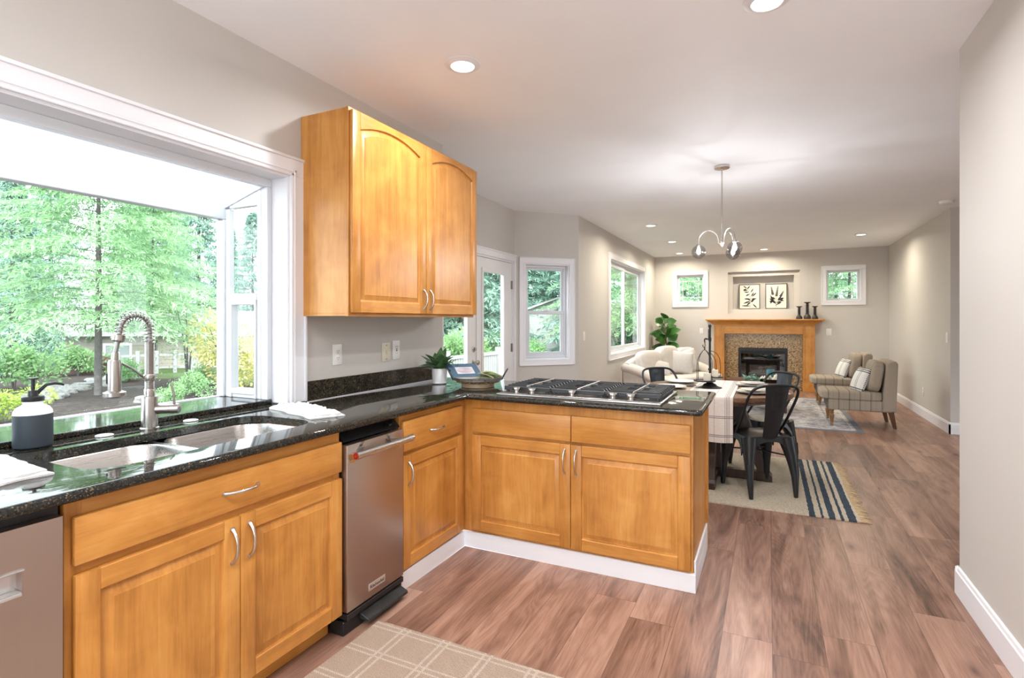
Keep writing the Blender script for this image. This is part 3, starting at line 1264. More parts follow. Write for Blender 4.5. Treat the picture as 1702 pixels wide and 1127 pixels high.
def slab_with_hole(mb, outer, hole, z0, z1, nose):
    """counter slab with a bull-nosed outline and a sink cut-out"""
    # nose rings on the outline (offset inward along z extremes)
    def offset(poly, d):
        res = []
        m = len(poly)
        for i in range(m):
            p, a, b = Vector(poly[i]), Vector(poly[i - 1]), Vector(poly[(i + 1) % m])
            e0, e1 = (p - a).normalized(), (b - p).normalized()
            n0, n1 = Vector((-e0.y, e0.x)), Vector((-e1.y, e1.x))
            nn = (n0 + n1)
            if nn.length < 1e-6:
                nn = n0
            nn.normalize()
            k = d / max(.3, nn.dot(n0))
            res.append((p.x + nn.x * k, p.y + nn.y * k))
        return res
    H = z1 - z0
    steps = []
    for i in range(9):
        a = PI * i / 8
        steps.append((nose * (1 - math.sin(a)), z0 + H / 2 - H / 2 * math.cos(a)))
    rings = []
    for d, z in steps:
        rings.append([mb.bm.verts.new((x, y, z)) for x, y in offset(outer, d)])
    m = len(outer)
    for A, B in zip(rings, rings[1:]):
        for k in range(m):
            mb.bm.faces.new((A[k], A[(k + 1) % m], B[(k + 1) % m], B[k]))
    for ring_, z in ((rings[0], z0), (rings[-1], z1)):
        hv = [mb.bm.verts.new((x, y, z)) for x, y in hole]
        es = []
        for L_ in (ring_, hv):
            for k in range(len(L_)):
                e = mb.bm.edges.get((L_[k], L_[(k + 1) % len(L_)])) or mb.bm.edges.new((L_[k], L_[(k + 1) % len(L_)]))
                es.append(e)
        bmesh.ops.triangle_fill(mb.bm, edges=es, use_beauty=True)
        if z == z0:
            h0 = hv
        else:
            h1 = hv
    for k in range(len(hole)):
        mb.bm.faces.new((h0[k], h0[(k + 1) % len(hole)], h1[(k + 1) % len(hole)], h1[k]))


t = thing('countertop', 'black speckled granite countertop turning from the sink run onto the peninsula', 'countertop', (-1.9, 1.5, CABTOP))
mb = MB()
slab_with_hole(mb, outer, inner, CABTOP + .001, CT, .014)
mb.build('worktop', GRANITE, t, world=True, smooth=50)
mb = MB()
mb.box(WL - .128, WL + .004, GW0 + .012, GW1 - .012, CABTOP + .001, CT - .0005)
mb.build('sill_strip', GRANITE, t, world=True, smooth=0)
mb = MB()
mb.box(WL - GD + .001, WL - .105, GW0 + .014, GW1 - .014, CT - .0005, .935, .004, 2)
mb.build('garden_shelf', GRANITE, t, world=True, smooth=0)
mb = MB()
mb.box(WL + .002, WL + .022, 2.10, 3.335, CT + .0005, CT + .108, .003, 1)
mb.build('backsplash', GRANITE_SPLASH, t, world=True, smooth=0)
mb = MB()
mb.box(WL + .0215, WL + .0235, 2.10, 3.335, CT, CT + .0022)
tag(mb.build('caulk_line', WHITE, t, world=True, smooth=0), 'thin pale caulk line at the foot of the backsplash')

# ---- double bowl sink
t = thing('kitchen_sink', 'undermount stainless double-bowl sink below the garden window', 'sink', (-1.95, 1.29, .70))


def bowl(x0, x1, y0, y1, zt, zb, r):
    mb = MB()

    def rr(x, y, d, z, rad):
        return [(*p, z) for p in rounded([(x[0] + d, y[0] + d), (x[1] - d, y[0] + d), (x[1] - d, y[1] - d), (x[0] + d, y[1] - d)], [rad] * 4, 8)]
    lv = [(-.02, zt, r), (0, zt, r), (.004, zt - .006, r), (.012, zb + .05, r), (.022, zb + .018, r), (.05, zb, r * .8), (.12, zb - .006, r * .5)]
    rings = []
    for d, z, rad in lv:
        rings.append([mb.bm.verts.new(p) for p in rr((x0, x1), (y0, y1), d, z, rad)])
    m = len(rings[0])
    for A, B in zip(rings, rings[1:]):
        for k in range(m):
            mb.bm.faces.new((A[k], A[(k + 1) % m], B[(k + 1) % m], B[k]))
    mb.bm.faces.new(rings[-1])
    return mb


SZ = CABTOP - .002
ym = 1.262
b1 = bowl(SX0 - .008, SX1 + .008, SY0 - .008, ym - .012, SZ, SZ - .20, .10).build('bowl', STEEL_Y, t, world=True, smooth=40)
b2 = bowl(SX0 - .008, SX1 + .008, ym + .012, SY1 + .008, SZ, SZ - .20, .10).build('bowl', STEEL_Y, t, world=True, smooth=40)
mb = MB()
mb.box(SX0 - .006, SX1 + .006, ym - .012, ym + .012, SZ - .02, SZ + .0005, .004, 2)
for cx_, cy_ in ((SX0, ym), (SX1, ym)):
    pass
# triangular webs between the rounded bowl corners
for sx in (SX0 - .008, SX1 + .008):
    s = 1 if sx < -1.95 else -1
    pts = [(sx, ym - .10, SZ - .002)]
    for k in range(9):
        a = PI / 2 * k / 8
        pts.append((sx + s * (.10 - .10 * math.cos(a)), ym - .012 - .10 + .10 * math.sin(a), SZ - .002))
    for k in range(9):
        a = PI / 2 * (8 - k) / 8
        pts.append((sx + s * (.10 - .10 * math.cos(a)), ym + .012 + .10 - .10 * math.sin(a), SZ - .002))
    mb.prism(pts, (0, 0, .002))
mb.build('divider', STEEL_Y, t, world=True, smooth=40)
for yy in (1.06, 1.49):
    mb = MB()
    mb.lathe([(.045, 0), (.045, .003), (.036, .004), (.032, -.004), (0, -.006)], (-1.95, yy, SZ - .2055), 24)
    mb.build('drain', CHROME, t, world=True)

# ---- faucet
fx_, fy_ = -2.235, 1.305
t = thing('kitchen_faucet', 'brushed nickel spring-neck faucet standing behind the sink', 'faucet', (fx_, fy_, CT))
FN = simple('brushed_nickel_faucet', (.40, .375, .35), .27, 1.0)
FN2 = simple('faucet_hose_grey', (.30, .29, .28), .35, .9)
mb = MB()
mb.lathe([(.0335, 0.0005), (.0335, .006), (.0290, .010), (.0290, .128), (.0280, .132), (.0195, .133), (.0195, .158), (.0185, .160), (.0185, .164)], (0, 0, 0), 32)
mb.build('base', FN, t)
mb = MB()
prof = []
zz = .164
while zz < .348:
    prof += [(.0160, zz), (.0170, zz + .001), (.0160, zz + .002)]
    zz += .003
mb.lathe(prof, (0, 0, 0), 24)
mb.lathe([(.0190, .196), (.0205, .199), (.0205, .218), (.0190, .221)], (0, 0, 0), 24)
mb.build('riser', FN, t)
# hose path: up from the riser, over an arch, down to the spray head, swung to the left along the counter
dirv = Vector((-.05, -1.0, 0)).normalized()


def hp(s, z):
    return (dirv.x * s, dirv.y * s, z)


AR = .052
path = [hp(0, .345), hp(0, .375), hp(0, .400)]
for i in range(1, 15):
    a = PI * i / 14
    path.append(hp(AR - AR * math.cos(a), .400 + .055 * math.sin(a)))
path += [hp(.107, .385), hp(.110, .370), hp(.116, .34), hp(.122, .31), hp(.124, .28)]
mb = MB()
mb.tube(path, .0080, 12)
mb.build('hose', FN2, t)
# coil spring round the hose
pp = [Vector(p) for p in path[:19]]
seglen = [0]
for a, b in zip(pp, pp[1:]):
    seglen.append(seglen[-1] + (b - a).length)


def at_len(s):
    for i in range(len(pp) - 1):
        if s <= seglen[i + 1] or i == len(pp) - 2:
            k = (s - seglen[i]) / max(1e-9, seglen[i + 1] - seglen[i])
            return pp[i].lerp(pp[i + 1], k), (pp[i + 1] - pp[i]).normalized()


side = Vector((-dirv.y, dirv.x, 0))
coil = []
turns = 19
for i in range(turns * 14 + 1):
    s = seglen[-1] * i / (turns * 14)
    p, tg = at_len(s)
    nn = tg.cross(side).normalized()
    a = 2 * PI * i / 14
    coil.append(p + (side * math.cos(a) + nn * math.sin(a)) * .0175)
mb = MB()
mb.tube(coil, .0022, 6)
mb.build('spring', CHROME, t)
mb = MB()
mb.tube([hp(.108, .384), hp(.109, .378), hp(.112, .358), hp(.113, .353)], [.017, .0215, .0215, .017], 20)
mb.build('collar', FN, t)
mb = MB()
mb.tube([hp(.122, .312), hp(.124, .285), hp(.1245, .265)], [.0105, .0125, .0125], 16)
mb.tube([hp(.1245, .285), hp(.1245, .275), hp(.1245, .17), hp(.1245, .160)], [.0190, .0215, .0225, .0225], 20)
mb.tube([hp(.1245, .168), hp(.1245, .162), hp(.1245, .148), hp(.1245, .140)], [.024, .037, .037, .022], 24)
mb.build('spray_head', FN, t)
mb = MB()
mb.box(.018, .026, -.007, .007, .0, .04, .002, 1)
mb.xf(Matrix.Translation(Vector(hp(.1245, .195))) @ Matrix.Rotation(-2.2, 4, 'Z'))
mb.build('spray_button', BLACKP, t)
mb = MB()
mb.tube([hp(.017, .205), hp(.06, .245), hp(.103, .272)], .0046, 8)
mb.build('holder_arm', FN, t)
mb = MB()
hd = Vector((.72, .69, 0)).normalized()
mb.tube([hd * .02 + Vector((0, 0, .078)), hd * .070 + Vector((0, 0, .078))], .0195, 20)
mb.tube([hd * .070 + Vector((0, 0, .078)), hd * .072 + Vector((0, 0, .078))], .0185, 20)
mb.tube([hd * .072 + Vector((0, 0, .078)), hd * .102 + Vector((0, 0, .078)), hd * .107 + Vector((0, 0, .078))], [.0205, .0205, .016], 20)
mb.tube([hd * .086 + Vector((0, 0, .096)), hd * .084 + Vector((0, 0, .14)), hd * .076 + Vector((-.004, 0, .185))], [.005, .005, .0038], 10)
mb.build('lever_handle', FN, t)

# ---- hole covers either side of the faucet
cov = thing('hole_cover', 'round steel hole cover on the counter left of the faucet', 'hole cover', (-2.262, 1.157, CT), group='sink hole covers')
mb = MB()
mb.lathe([(.029, .0003), (.029, .0025), (.024, .0045), (0, .005)], (0, 0, 0), 28)
mb.build('cap', simple('pale_steel_cap', (.78, .76, .73), .3, .6), cov)
copy_thing(cov, (-2.262, 1.492, CT), label='round steel hole cover on the counter right of the faucet')

# ---- soap dispenser
t = thing('soap_dispenser', 'white and charcoal soap bottle with black pump beside the sink', 'soap bottle', (-2.283, .948, CT))
mb = MB()
mb.lathe([(.036, .0005), (.0405, .004), (.0415, .010), (.0415, .084), (.0413, .088)], (0, 0, 0), 36)
mb.xf(Matrix.Scale(1.30, 4)).build('bottle_base', simple('charcoal_glaze', (.026, .037, .048), .5), t)
mb = MB()
mb.lathe([(.0413, .0881), (.040, .096), (.034, .105), (.024, .111), (.021, .114), (.021, .122)], (0, 0, 0), 36)
mb.xf(Matrix.Scale(1.30, 4)).build('bottle_shoulder', PORC, t)
mb = MB()
mb.lathe([(.0225, .1215), (.0235, .123), (.0235, .133), (.022, .135), (.011, .1355), (.0105, .150), (.006, .151), (.0045, .152), (.0045, .178), (.012, .179), (.012, .183), (.0, .184)], (0, 0, 0), 28)
mb.tube([(.0, .008, .140), (.004, .014, .150), (.012, .024, .163), (.02, .040, .166), (.024, .054, .162), (.025, .058, .160)], [.005, .005, .0045, .004, .0035, .0035], 10)
mb.xf(Matrix.Scale(1.30, 4)).build('pump', simple('matte_black_pump', (.018, .018, .02), .35), t)


# ---- dish cloths
def folded_cloth(name, label, poly, layers, z, mat, seed, loc):
    rr_ = random.Random(seed)
    t_ = thing(name, label, 'dish cloth', loc)
    a, b, c, d = [Vector((*p, 0)) for p in poly]
    for k in range(layers):
        mb = MB()
        ph = [rr_.uniform(0, 6.28) for _ in range(6)]

        def fn(u, v, top=True):
            p = a.lerp(b, u).lerp(d.lerp(c, u), v)
            e = .0065 * (math.sin(19 * u + ph[0]) * math.sin(11 * v + ph[1]) + .7 * math.sin(31 * v + ph[2] + 9 * u) + .5 * math.sin(43 * u + 7 * v + ph[3]))
            wob = .006 * math.sin(14 * (u + v) + ph[4])
            edge = min(u, 1 - u, v, 1 - v)
            lift = min(1.0, edge / .06)
            h = (.006 + k * .009) + (abs(e) + .006) * lift if top else .0006 + k * .009
            return (p.x + wob * (.6 if k else 1) - a.x * 0, p.y + wob * .8, h)
        mb.grid(lambda u, v: fn(u, v, True), 34, 26)
        mb.grid(lambda u, v: fn(u, v, False), 34, 26)
        bmesh.ops.translate(mb.bm, vec=Vector((-loc[0], -loc[1], 0)), verts=mb.bm.verts[:])
        # close the rim
        be = [e for e in mb.bm.edges if len(e.link_faces) == 1]
        vs_top = {}
        bmesh.ops.bridge_loops(mb.bm, edges=be)
        mb.build('cloth_fold', mat, t_, smooth=60)
        a, b, c, d = a + Vector((.012, .008, 0)), b + Vector((-.01, .012, 0)), c + Vector((-.012, -.01, 0)), d + Vector((.01, -.012, 0))
    return t_


folded_cloth('dish_cloth', 'folded white dish cloth on the counter right of the sink', [(-2.21, 1.86), (-1.80, 1.735), (-1.74, 1.865), (-2.13, 2.00)], 2, CT, CLOTH, 3, (-1.98, 1.86, CT))
folded_cloth('dish_cloth', 'crumpled white dish cloth left of the sink, in front of the soap bottle', [(-2.20, .46), (-1.80, .46), (-1.825, .80), (-2.17, .835)], 2, CT, CLOTH, 5, (-2.0, .66, CT))

# ------------------------------------------------------------------ appliances
# ---- dishwasher
t = thing('dishwasher', 'stainless dishwasher left of the sink cabinet with a recessed grip', 'dishwasher', (-1.9, .44, 0))
mb = MB()
mb.box(WL + .05, XD - .03, .145, .741, .10, .872)
mb.build('body', BLACKP, t, world=True, smooth=0)
mb = MB()
px = XD + .008
# door skin with the grip opening (Y .30..0.585, z .70..0.765)
gy0, gy1, gz0, gz1 = .24, .652, .690, .748
for (a, b, c, e) in ((.15, .735, .12, gz0), (.15, .735, gz1, .851), (.15, gy0, gz0, gz1), (gy1, .735, gz0, gz1)):
    mb.box(px - .035, px, a, b, c, e)
bmesh.ops.remove_doubles(mb.bm, verts=mb.bm.verts[:], dist=1e-5)
mb.build('door', PANELSTEEL, t, world=True, smooth=0)
mb = MB()
mb.box(px - .034, px - .028, gy0, gy1, gz0, gz1)
mb.box(px - .03, px + .004, gy0, gy1, gz0 - .004, gz0 + .006, .003, 2)
mb.box(px - .03, px + .006, gy0 - .004, gy1 + .004, gz1 - .003, gz1 + .003, .002, 1)
mb.build('grip', simple('bright_grip', (.72, .72, .73), .25, .8), t, world=True, smooth=40)
mb = MB()
mb.box(px - .09, px - .075, .15, .735, .0, .11)
mb.build('toe_kick', BLACKP, t, world=True, smooth=0)

# ---- trash compactor
t = thing('trash_compactor', 'narrow stainless trash compactor with a bar handle between maple cabinets', 'trash compactor', (-1.9, 1.945, 0))
c0, c1 = 1.752, 2.146
mb = MB()
mb.box(WL + .05, XD - .06, c0 - .006, c1, .055, .878)
mb.build('body', BLACKP, t, world=True, smooth=0)
mb = MB()
px = XD + .012
mb.box(px - .045, px, c0, c1 - .004, .098, .815, .004, 2)
mb.build('drawer_panel', PANELSTEEL, t, world=True, smooth=30)
mb = MB()
mb.prism([(px - .072, c0, .825), (px - .02, c0, .825), (px - .065, c0, .868), (px - .072, c0, .868)], (0, c1 - c0 - .006, 0))
mb.box(px - .055, px - .012, c1 - .10, c1 - .075, .846, .856, .002, 1)
mb.build('control_panel', simple('gloss_black_panel', (.015, .015, .016), .2), t, world=True, smooth=0)
hb = MB()
hx = px + .055
hb.cyl((hx, c0 - .004, .778), (hx, c1 - .020, .778), .0150, seg=20)
hb.cyl((hx, c1 - .036, .778), (hx, c1 - .030, .778), .0170, seg=20)
hb.cyl((hx, c1 - .022, .778), (hx, c1 - .006, .778), .0170, seg=20)
hb.cyl((hx, c0 - .008, .778), (hx, c0 + .012, .778), .0170, seg=20)
h = hb.build('bar_handle', STEEL_Y, t, world=True, smooth=40)
for yy in (c0 + .022, c1 - .052):
    sb = MB()
    s_ = 1 if yy < 1.9 else -1
    sb.prism([(px - .001, yy - .016, .752), (px - .001, yy + .016, .752), (hx, yy + .014, .764), (hx, yy - .014, .764)], (0, 0, .026), bev=.003, seg=1)
    # flared skirt of the bracket on the panel
    sb.prism([(px - .0005, yy - .018, .735), (px - .0005, yy + .018, .735), (px - .0005, yy + .075 * s_ + .01, .815), (px - .0005, yy + .075 * s_ - .01, .815)][::s_], (.0025, 0, 0))
    sb.prism([(px + .001, yy + .012 * s_, .770), (hx - .006, yy + .012 * s_, .778), (px + .001, yy + .085 * s_, .790)][::s_], (0, 0, .006))
    sb.build('handle_bracket', CHROME, h, world=True, smooth=40)
mb = MB()
RY = Matrix.Rotation(PI / 2, 4, 'X')
mb.lathe([(.0140, 0), (.0140, .002), (.0125, .0026), (0, .003)], (hx, c0 - .008, .778), 20, M=RY)
tag(mb.build('medallion', RED, h, world=True), 'round red medallion on the end of the bar handle')
mb = MB()
mb.lathe([(.004, .003), (.004, .0035), (0, .0036)], (hx, c0 - .008, .778), 12, M=RY)
mb.build('medallion_mark', CHROME, h, world=True)
mb = MB()
mb.box(px - .0005, px + .003, 1.886, 2.000, .132, .164, .001, 1)
np_ = mb.build('nameplate', simple('pale_nameplate', (.62, .55, .50), .3, .6), t, world=True, smooth=0)
text_mesh('lettering', 'KitchenAid', .021, INK, np_,
          Matrix.Translation(Vector((px + .0034 + 1.9, 1.943 - 1.945, .147))) @ face_matrix((0, 0, 0), (0, 1, 0), (1, 0, 0)))
mb = MB()
mb.box(px - .09, px - .012, c0 - .01, c1 - .004, .0, .062, .004, 1)
mb.box(px - .05, px + .002, c0, c1 - .006, .066, .092, .003, 1)
mb.build('plinth', BLACKP, t, world=True, smooth=30)
mb = MB()
mb.prism([(px - .013, c0 + .09, .058), (px + .038, c0 + .09, .038), (px + .040, c0 + .09, .026), (px - .013, c0 + .09, .030)], (0, c1 - c0 - .11, 0), bev=.003, seg=1)
mb.build('foot_pedal', simple('scuffed_black_plastic', (.022, .024, .024), .45, var=.3), t, world=True, smooth=0)

# ---- gas cooktop
KX0, KX1, KY0, KY1 = -1.432, -.492, 2.772, 3.325
t = thing('gas_cooktop', 'stainless gas cooktop with black iron grates set in the peninsula', 'cooktop', (-.96, 3.05, CT))
mb = MB()
mb.box(KX0, KX1, KY0, KY1, CT + .0005, CT + .012, .003, 2)
mb.box(KX0 + .03, KX1 - .03, KY0 + .025, KY1 - .02, CT + .0118, CT + .0135, .001, 1)
mb.build('tray', STEEL_X, t, world=True, smooth=30)
gx = [KX0 + .012, KX0 + .012 + .292, KX0 + .012 + .292 + .005, KX1 - .012 - .302, KX1 - .012 - .297, KX1 - .010]
gz0, gz1 = CT + .028, CT + .052
for k, (xa, xb_) in enumerate(((gx[0], gx[1]), (gx[2], gx[3]), (gx[4], gx[5]))):
    mb = MB()
    ya, yb_ = KY0 + .085, KY1 - .012
    # long front and rear rails with sloped shoulders, finger bars, centre spine
    mb.prism([(xa, ya, gz0 - .006), (xb_, ya, gz0 - .006), (xb_, ya, gz1 - .006), (xa, ya, gz1 - .006)], (0, .012, 0), bev=.003, seg=1)
    mb.prism([(xa, yb_ - .012, gz0), (xb_, yb_ - .012, gz0), (xb_, yb_ - .012, gz1 - .004), (xa, yb_ - .012, gz1 - .004)], (0, .012, 0), bev=.003, seg=1)
    mid = (xa + xb_) / 2
    nb = 9
    for i in range(nb):
        y = ya + .012 + (yb_ - ya - .03) * (i + .5) / nb
        long = (i % 2 == 0) or k == 1 and i in (1, 7)
        for s, xe in ((-1, xa), (1, xb_)):
            inner_x = mid + s * (.012 if not (2 <= i <= 3 or 5 <= i <= 6) else .060)
            xs, xf_ = (xe, inner_x) if s < 0 else (inner_x, xe)
            # bar with a sloped outer end
            o_ = .016 * s
            mb.prism([(xe, y - .006, gz0 - .004), (xe, y - .006, gz0 + .006), (xe - o_, y - .006, gz1), (inner_x, y - .006, gz1), (inner_x, y - .006, gz1 - .016), (xe - o_ * 1.4, y - .006, gz0 + .004)][::s], (0, .012, 0))
    mb.box(xa, xa + .010, ya, yb_, gz0 - .006, gz0 + .006, .002, 1)
    mb.box(xb_ - .010, xb_, ya, yb_, gz0 - .006, gz0 + .006, .002, 1)
    for fxx in (xa + .02, xb_ - .02):
        for fyy in (ya + .012, yb_ - .012):
            mb.cyl((fxx, fyy, CT + .012), (fxx, fyy, gz0), .009, seg=10)
    gr = mb.build('grate', IRON, t, world=True, smooth=30)
    mb = MB()
    mb.box(mid - .004, mid + .004, ya + .006, yb_ - .006, gz1 - .014, gz1 + .0012, .002, 1)
    tag(mb.build('grate_spine', simple('worn_spine_metal%d' % k, (.42, .40, .37), .4, .4), gr, world=True, smooth=0), 'pale centre bar of the grate')
for (bx, by, br) in ((gx[0] + .146, KY0 + .19, .036), (gx[0] + .146, KY1 - .13, .045), ((gx[2] + gx[3]) / 2, (KY0 + KY1) / 2 + .03, .06),
                     (gx[4] + .15, KY0 + .19, .045), (gx[4] + .15, KY1 - .13, .036)):
    mb = MB()
    mb.lathe([(br + .012, CT + .0135), (br + .010, CT + .018), (br, CT + .022), (br, CT + .028), (br - .006, CT + .032), (0, CT + .032)], (bx, by, 0), 26)
    mb.build('burner', IRON, t, world=True)
for kx, ky in ((-1.322, 2.822), (-1.222, 2.815), (-.985, 2.826), (-.752, 2.822), (-.655, 2.820)):
    mb = MB()
    mb.lathe([(.024, .0135), (.024, .016), (.017, .0175), (.0165, .029), (.0175, .030), (.0225, .0315), (.0235, .043), (.022, .046), (0, .047)], (kx, ky, CT), 26)
    mb.build('knob', CHROME, t, world=True, smooth=40)

# ------------------------------------------------------------------ wall plates
def plate(name, label, cat, loc, rz, mat, w=.072, h=.118, kind='outlet', group=None):
    """local: x along the wall, y into the room is -y"""
    t_ = thing(name, label, cat, loc, rz, group)
    mb = MB()
    mb.box(-w / 2, w / 2, -.006, -.0005, -h / 2, h / 2, .0025, 2)
    mb.build('cover_plate', mat, t_)
    if kind == 'outlet':
        for s in (-1, 1):
            m2 = MB()
            m2.lathe([(.0165, .0055), (.0165, .008), (.0155, .0085), (0, .0085)], (0, 0, s * .0195), 20, M=Matrix.Rotation(PI / 2, 4, 'X'))
            so = m2.build('socket', mat, t_)
            m3 = MB()
            for dx in (-.006, .006):
                m3.box(dx - .001, dx + .001, -.0092, -.0084, s * .0195 - .002, s * .0195 + .006)
            m3.box(-.002, .002, -.0092, -.0084, s * .0195 - .010, s * .0195 - .006)
            m3.build('socket_slot', DARKSLOT, so)
    elif kind == 'gfci':
        m2 = MB()
        m2.box(-.0165, .0165, -.0085, -.0055, -.033, .033, .0015, 1)
        ins = m2.build('socket', mat, t_)
        for s in (-1, 1):
            m3 = MB()
            for dx in (-.006, .006):
                m3.box(dx - .001, dx + .001, -.0092, -.0084, s * .021 - .003, s * .021 + .005)
            m3.build('socket_slot', DARKSLOT, ins)
        m4 = MB()
        m4.box(-.007, .007, -.0098, -.0084, .0015, .008, .0006, 1)
        tag(m4.build('reset_button', RED, ins), 'small red button')
        m5 = MB()
        m5.box(-.007, .007, -.0098, -.0084, -.008, -.0015, .0006, 1)
        tag(m5.build('test_button', BLACKP, ins), 'small black button')
    elif kind == 'blank':
        for s in (-1, 1):
            m2 = MB()
            m2.lathe([(.005, .0055), (.005, .0075), (0, .008)], (0, 0, s * .045), 12, M=Matrix.Rotation(PI / 2, 4, 'X'))
            m2.build('screw', BRONZE, t_)
        m2 = MB()
        m2.box(-.005, .005, -.014, -.0055, -.012, .012, .002, 1)
        m2.build('toggle', mat, t_)
    else:
        m2 = MB()
        m2.box(-.0165, .0165, -.009, -.0055, -.033, .033, .002, 1)
        m2.build('rocker', mat, t_)
    return t_


plate('wall_outlet', 'white duplex outlet on the wall between garden window and almond plate', 'outlet', (WL, 2.342, 1.152), PI / 2, PLATE_W)
plate('wall_switch', 'almond switch plate with dark screws below the wall cabinet', 'switch', (WL, 2.777, 1.143), PI / 2, PLATE_C, .085, .122, 'blank')
plate('wall_outlet', 'white outlet with red and black buttons beside the almond switch plate', 'outlet', (WL, 2.880, 1.152), PI / 2, PLATE_W, .075, .125, 'gfci')
plate('wall_switch', 'white light switch on the wall between the nook window and living-room window', 'switch', (WLIV, 6.72, 1.14), PI / 2, PLATE_W, .085, .125, 'rocker')
plate('wall_switch', 'white light switch on the fireplace wall left of the mantel', 'switch', (-1.235, YF, 1.13), 0, PLATE_W, .075, .12, 'rocker')
plate('wall_switch', 'white light switch on the fireplace wall right of the mantel', 'switch', (1.02, YF, 1.13), 0, PLATE_W, .085, .125, 'rocker')
plate('wall_switch', 'white light switch high on the living-room right wall near its end', 'switch', (WH, 8.10, 1.14), -PI / 2, PLATE_W, .085, .125, 'rocker')
plate('wall_outlet', 'white outlet low on the living-room right wall above the baseboard', 'outlet', (WH, 9.20, .36), -PI / 2, PLATE_W)

# ------------------------------------------------------------------ things on the counter
# ---- potted plant
t = thing('potted_plant', 'small leafy green plant in a white pot on the counter corner', 'potted plant', (-2.045, 3.11, CT))
mb = MB()
mb.lathe([(.046, .0008), (.050, .004), (.0505, .010), (.048, .0115), (.0485, .014), (.053, .098), (.053, .105), (.0495, .105), (.048, .095), (0, .094)], (0, 0, 0), 36)
mb.build('pot', PORC, t, smooth=30)


def leaf_blade(mb, base, d, up, L, W, bend, n=7, mi=0, fold=.15):
    """pointed leaf blade of real thickness from base along d, curling towards -up"""
    d = Vector(d).normalized()
    up = (Vector(up) - d * Vector(up).dot(d)).normalized()
    sd = d.cross(up)
    base = Vector(base)
    rows = []
    for i in range(n + 1):
        k = i / n
        c = base + d * (L * k * (1 - .25 * bend * k)) - up * (bend * L * k * k * .6)
        wv = W * math.sin(PI * min(1, k ** .75 * .97 + .03)) ** .9 * .5 + .0008
        rows.append((c - sd * wv + up * (wv * fold), c, c + sd * wv + up * (wv * fold)))
    T = up * .0009
    tp = [[mb.bm.verts.new(p + T) for p in r] for r in rows]
    bt_ = [[mb.bm.verts.new(p - T) for p in r] for r in rows]
    fs = []
    for i in range(n):
        for j in range(2):
            fs.append(mb.bm.faces.new((tp[i][j], tp[i + 1][j], tp[i + 1][j + 1], tp[i][j + 1])))
            fs.append(mb.bm.faces.new((bt_[i][j], bt_[i][j + 1], bt_[i + 1][j + 1], bt_[i + 1][j])))
        for j in (0, 2):
            fs.append(mb.bm.faces.new((tp[i][j], bt_[i][j], bt_[i + 1][j], tp[i + 1][j])))
    for f in fs:
        f.material_index = mi


mb = MB()
rp = random.Random(11)
for i in range(34):
    a = i * 2.39996 + rp.uniform(-.2, .2)
    el = rp.uniform(.15, 1.35)
    d = (math.cos(a) * math.cos(el), math.sin(a) * math.cos(el), math.sin(el))
    h0 = rp.uniform(.08, .13)
    leaf_blade(mb, (.022 * math.cos(a), .022 * math.sin(a), h0), d, (0, 0, 1) if el < 1.2 else (math.cos(a + 3), math.sin(a + 3), .3), rp.uniform(.105, .155), rp.uniform(.054, .074), rp.uniform(.15, .6))
mb.build('leaves', LEAF, t, smooth=60)

# ---- basket tray
bx, by = -1.722, 3.075
t = thing('handled_tray', 'round beaten copper tray with galvanised rim and two loop handles on the counter', 'tray', (bx, by, CT))
mb = MB()
mb.lathe([(.105, .0006), (.108, .003), (.108, .020), (.106, .030), (.10, .030), (.098, .004), (0, .004)], (0, 0, 0), 40)
mb.build('foot_ring', PALEWOOD, t)
mb = MB()
mb.lathe([(.10, .030), (.108, .031), (.128, .036), (.150, .046), (.158, .052), (.155, .054), (.145, .048), (.12, .040), (.09, .036), (0, .036)], (0, 0, 0), 48)
# hammered beads under the rim
for k in range(30):
    a = 2 * PI * k / 30
    mb.cushion((.132 * math.cos(a), .132 * math.sin(a), .037), .022, .022, .014, 1.0, 5)
mb.build('pan', RATTAN, t, smooth=60)
mb = MB()
mb.lathe([(.152, .046), (.163, .047), (.166, .064), (.168, .066), (.164, .067), (.160, .065), (.157, .052)], (0, 0, 0), 48)
rim = mb.build('rim', ZINC, t)
RIVET = simple('dark_rivet', (.12, .11, .10), .3, .9)
for k in range(12):
    mb = MB()
    a = 2 * PI * (k + .5) / 12
    mb.cushion((.165 * math.cos(a), .165 * math.sin(a), .056), .010, .010, .010, 1.0, 6)
    mb.build('rivet', RIVET, rim)
for s in (-1, 1):
    mb = MB()
    ua = math.atan2(.43, .90)
    cu, su = math.cos(ua), math.sin(ua)
    pts = []
    for i in range(13):
        a = PI * i / 12
        q = .048 * math.cos(a)
        out_ = .160 + .036 * math.sin(a)
        z_ = .056 + .062 * math.sin(a)
        pts.append((s * out_ * cu - q * su, s * out_ * su + q * cu, z_))
    mb.tube(pts, .0038, 8)
    mb.build('handle', BLACKM, t)

# ---- cookbook leaning in the tray
t = thing('cookbook', 'slate blue cookbook with a pale cover label leaning in the tray', 'book', (bx - .055, by - .035, CT + .040))
M = Matrix.Rotation(math.radians(46), 4, 'Z') @ Matrix.Rotation(math.radians(-69), 4, 'X')
bw, bh, btk = .205, .20, .024
mb = MB()
mb.box(-bw / 2, bw / 2, -btk / 2, -btk / 2 + .003, 0, bh, .001, 1)
mb.box(-bw / 2, bw / 2, btk / 2 - .003, btk / 2, 0, bh, .001, 1)
mb.box(-bw / 2, -bw / 2 + .003, -btk / 2, btk / 2, 0, bh, .001, 1)
mb.xf(M)
cv = mb.build('cover', WATERBLUE, t, smooth=0)
mb = MB()
mb.box(-bw / 2 + .003, bw / 2 - .004, -btk / 2 + .003, btk / 2 - .003, .003, bh - .003)
mb.xf(M)
mb.build('pages', PAPER, t, smooth=0)
mb = MB()
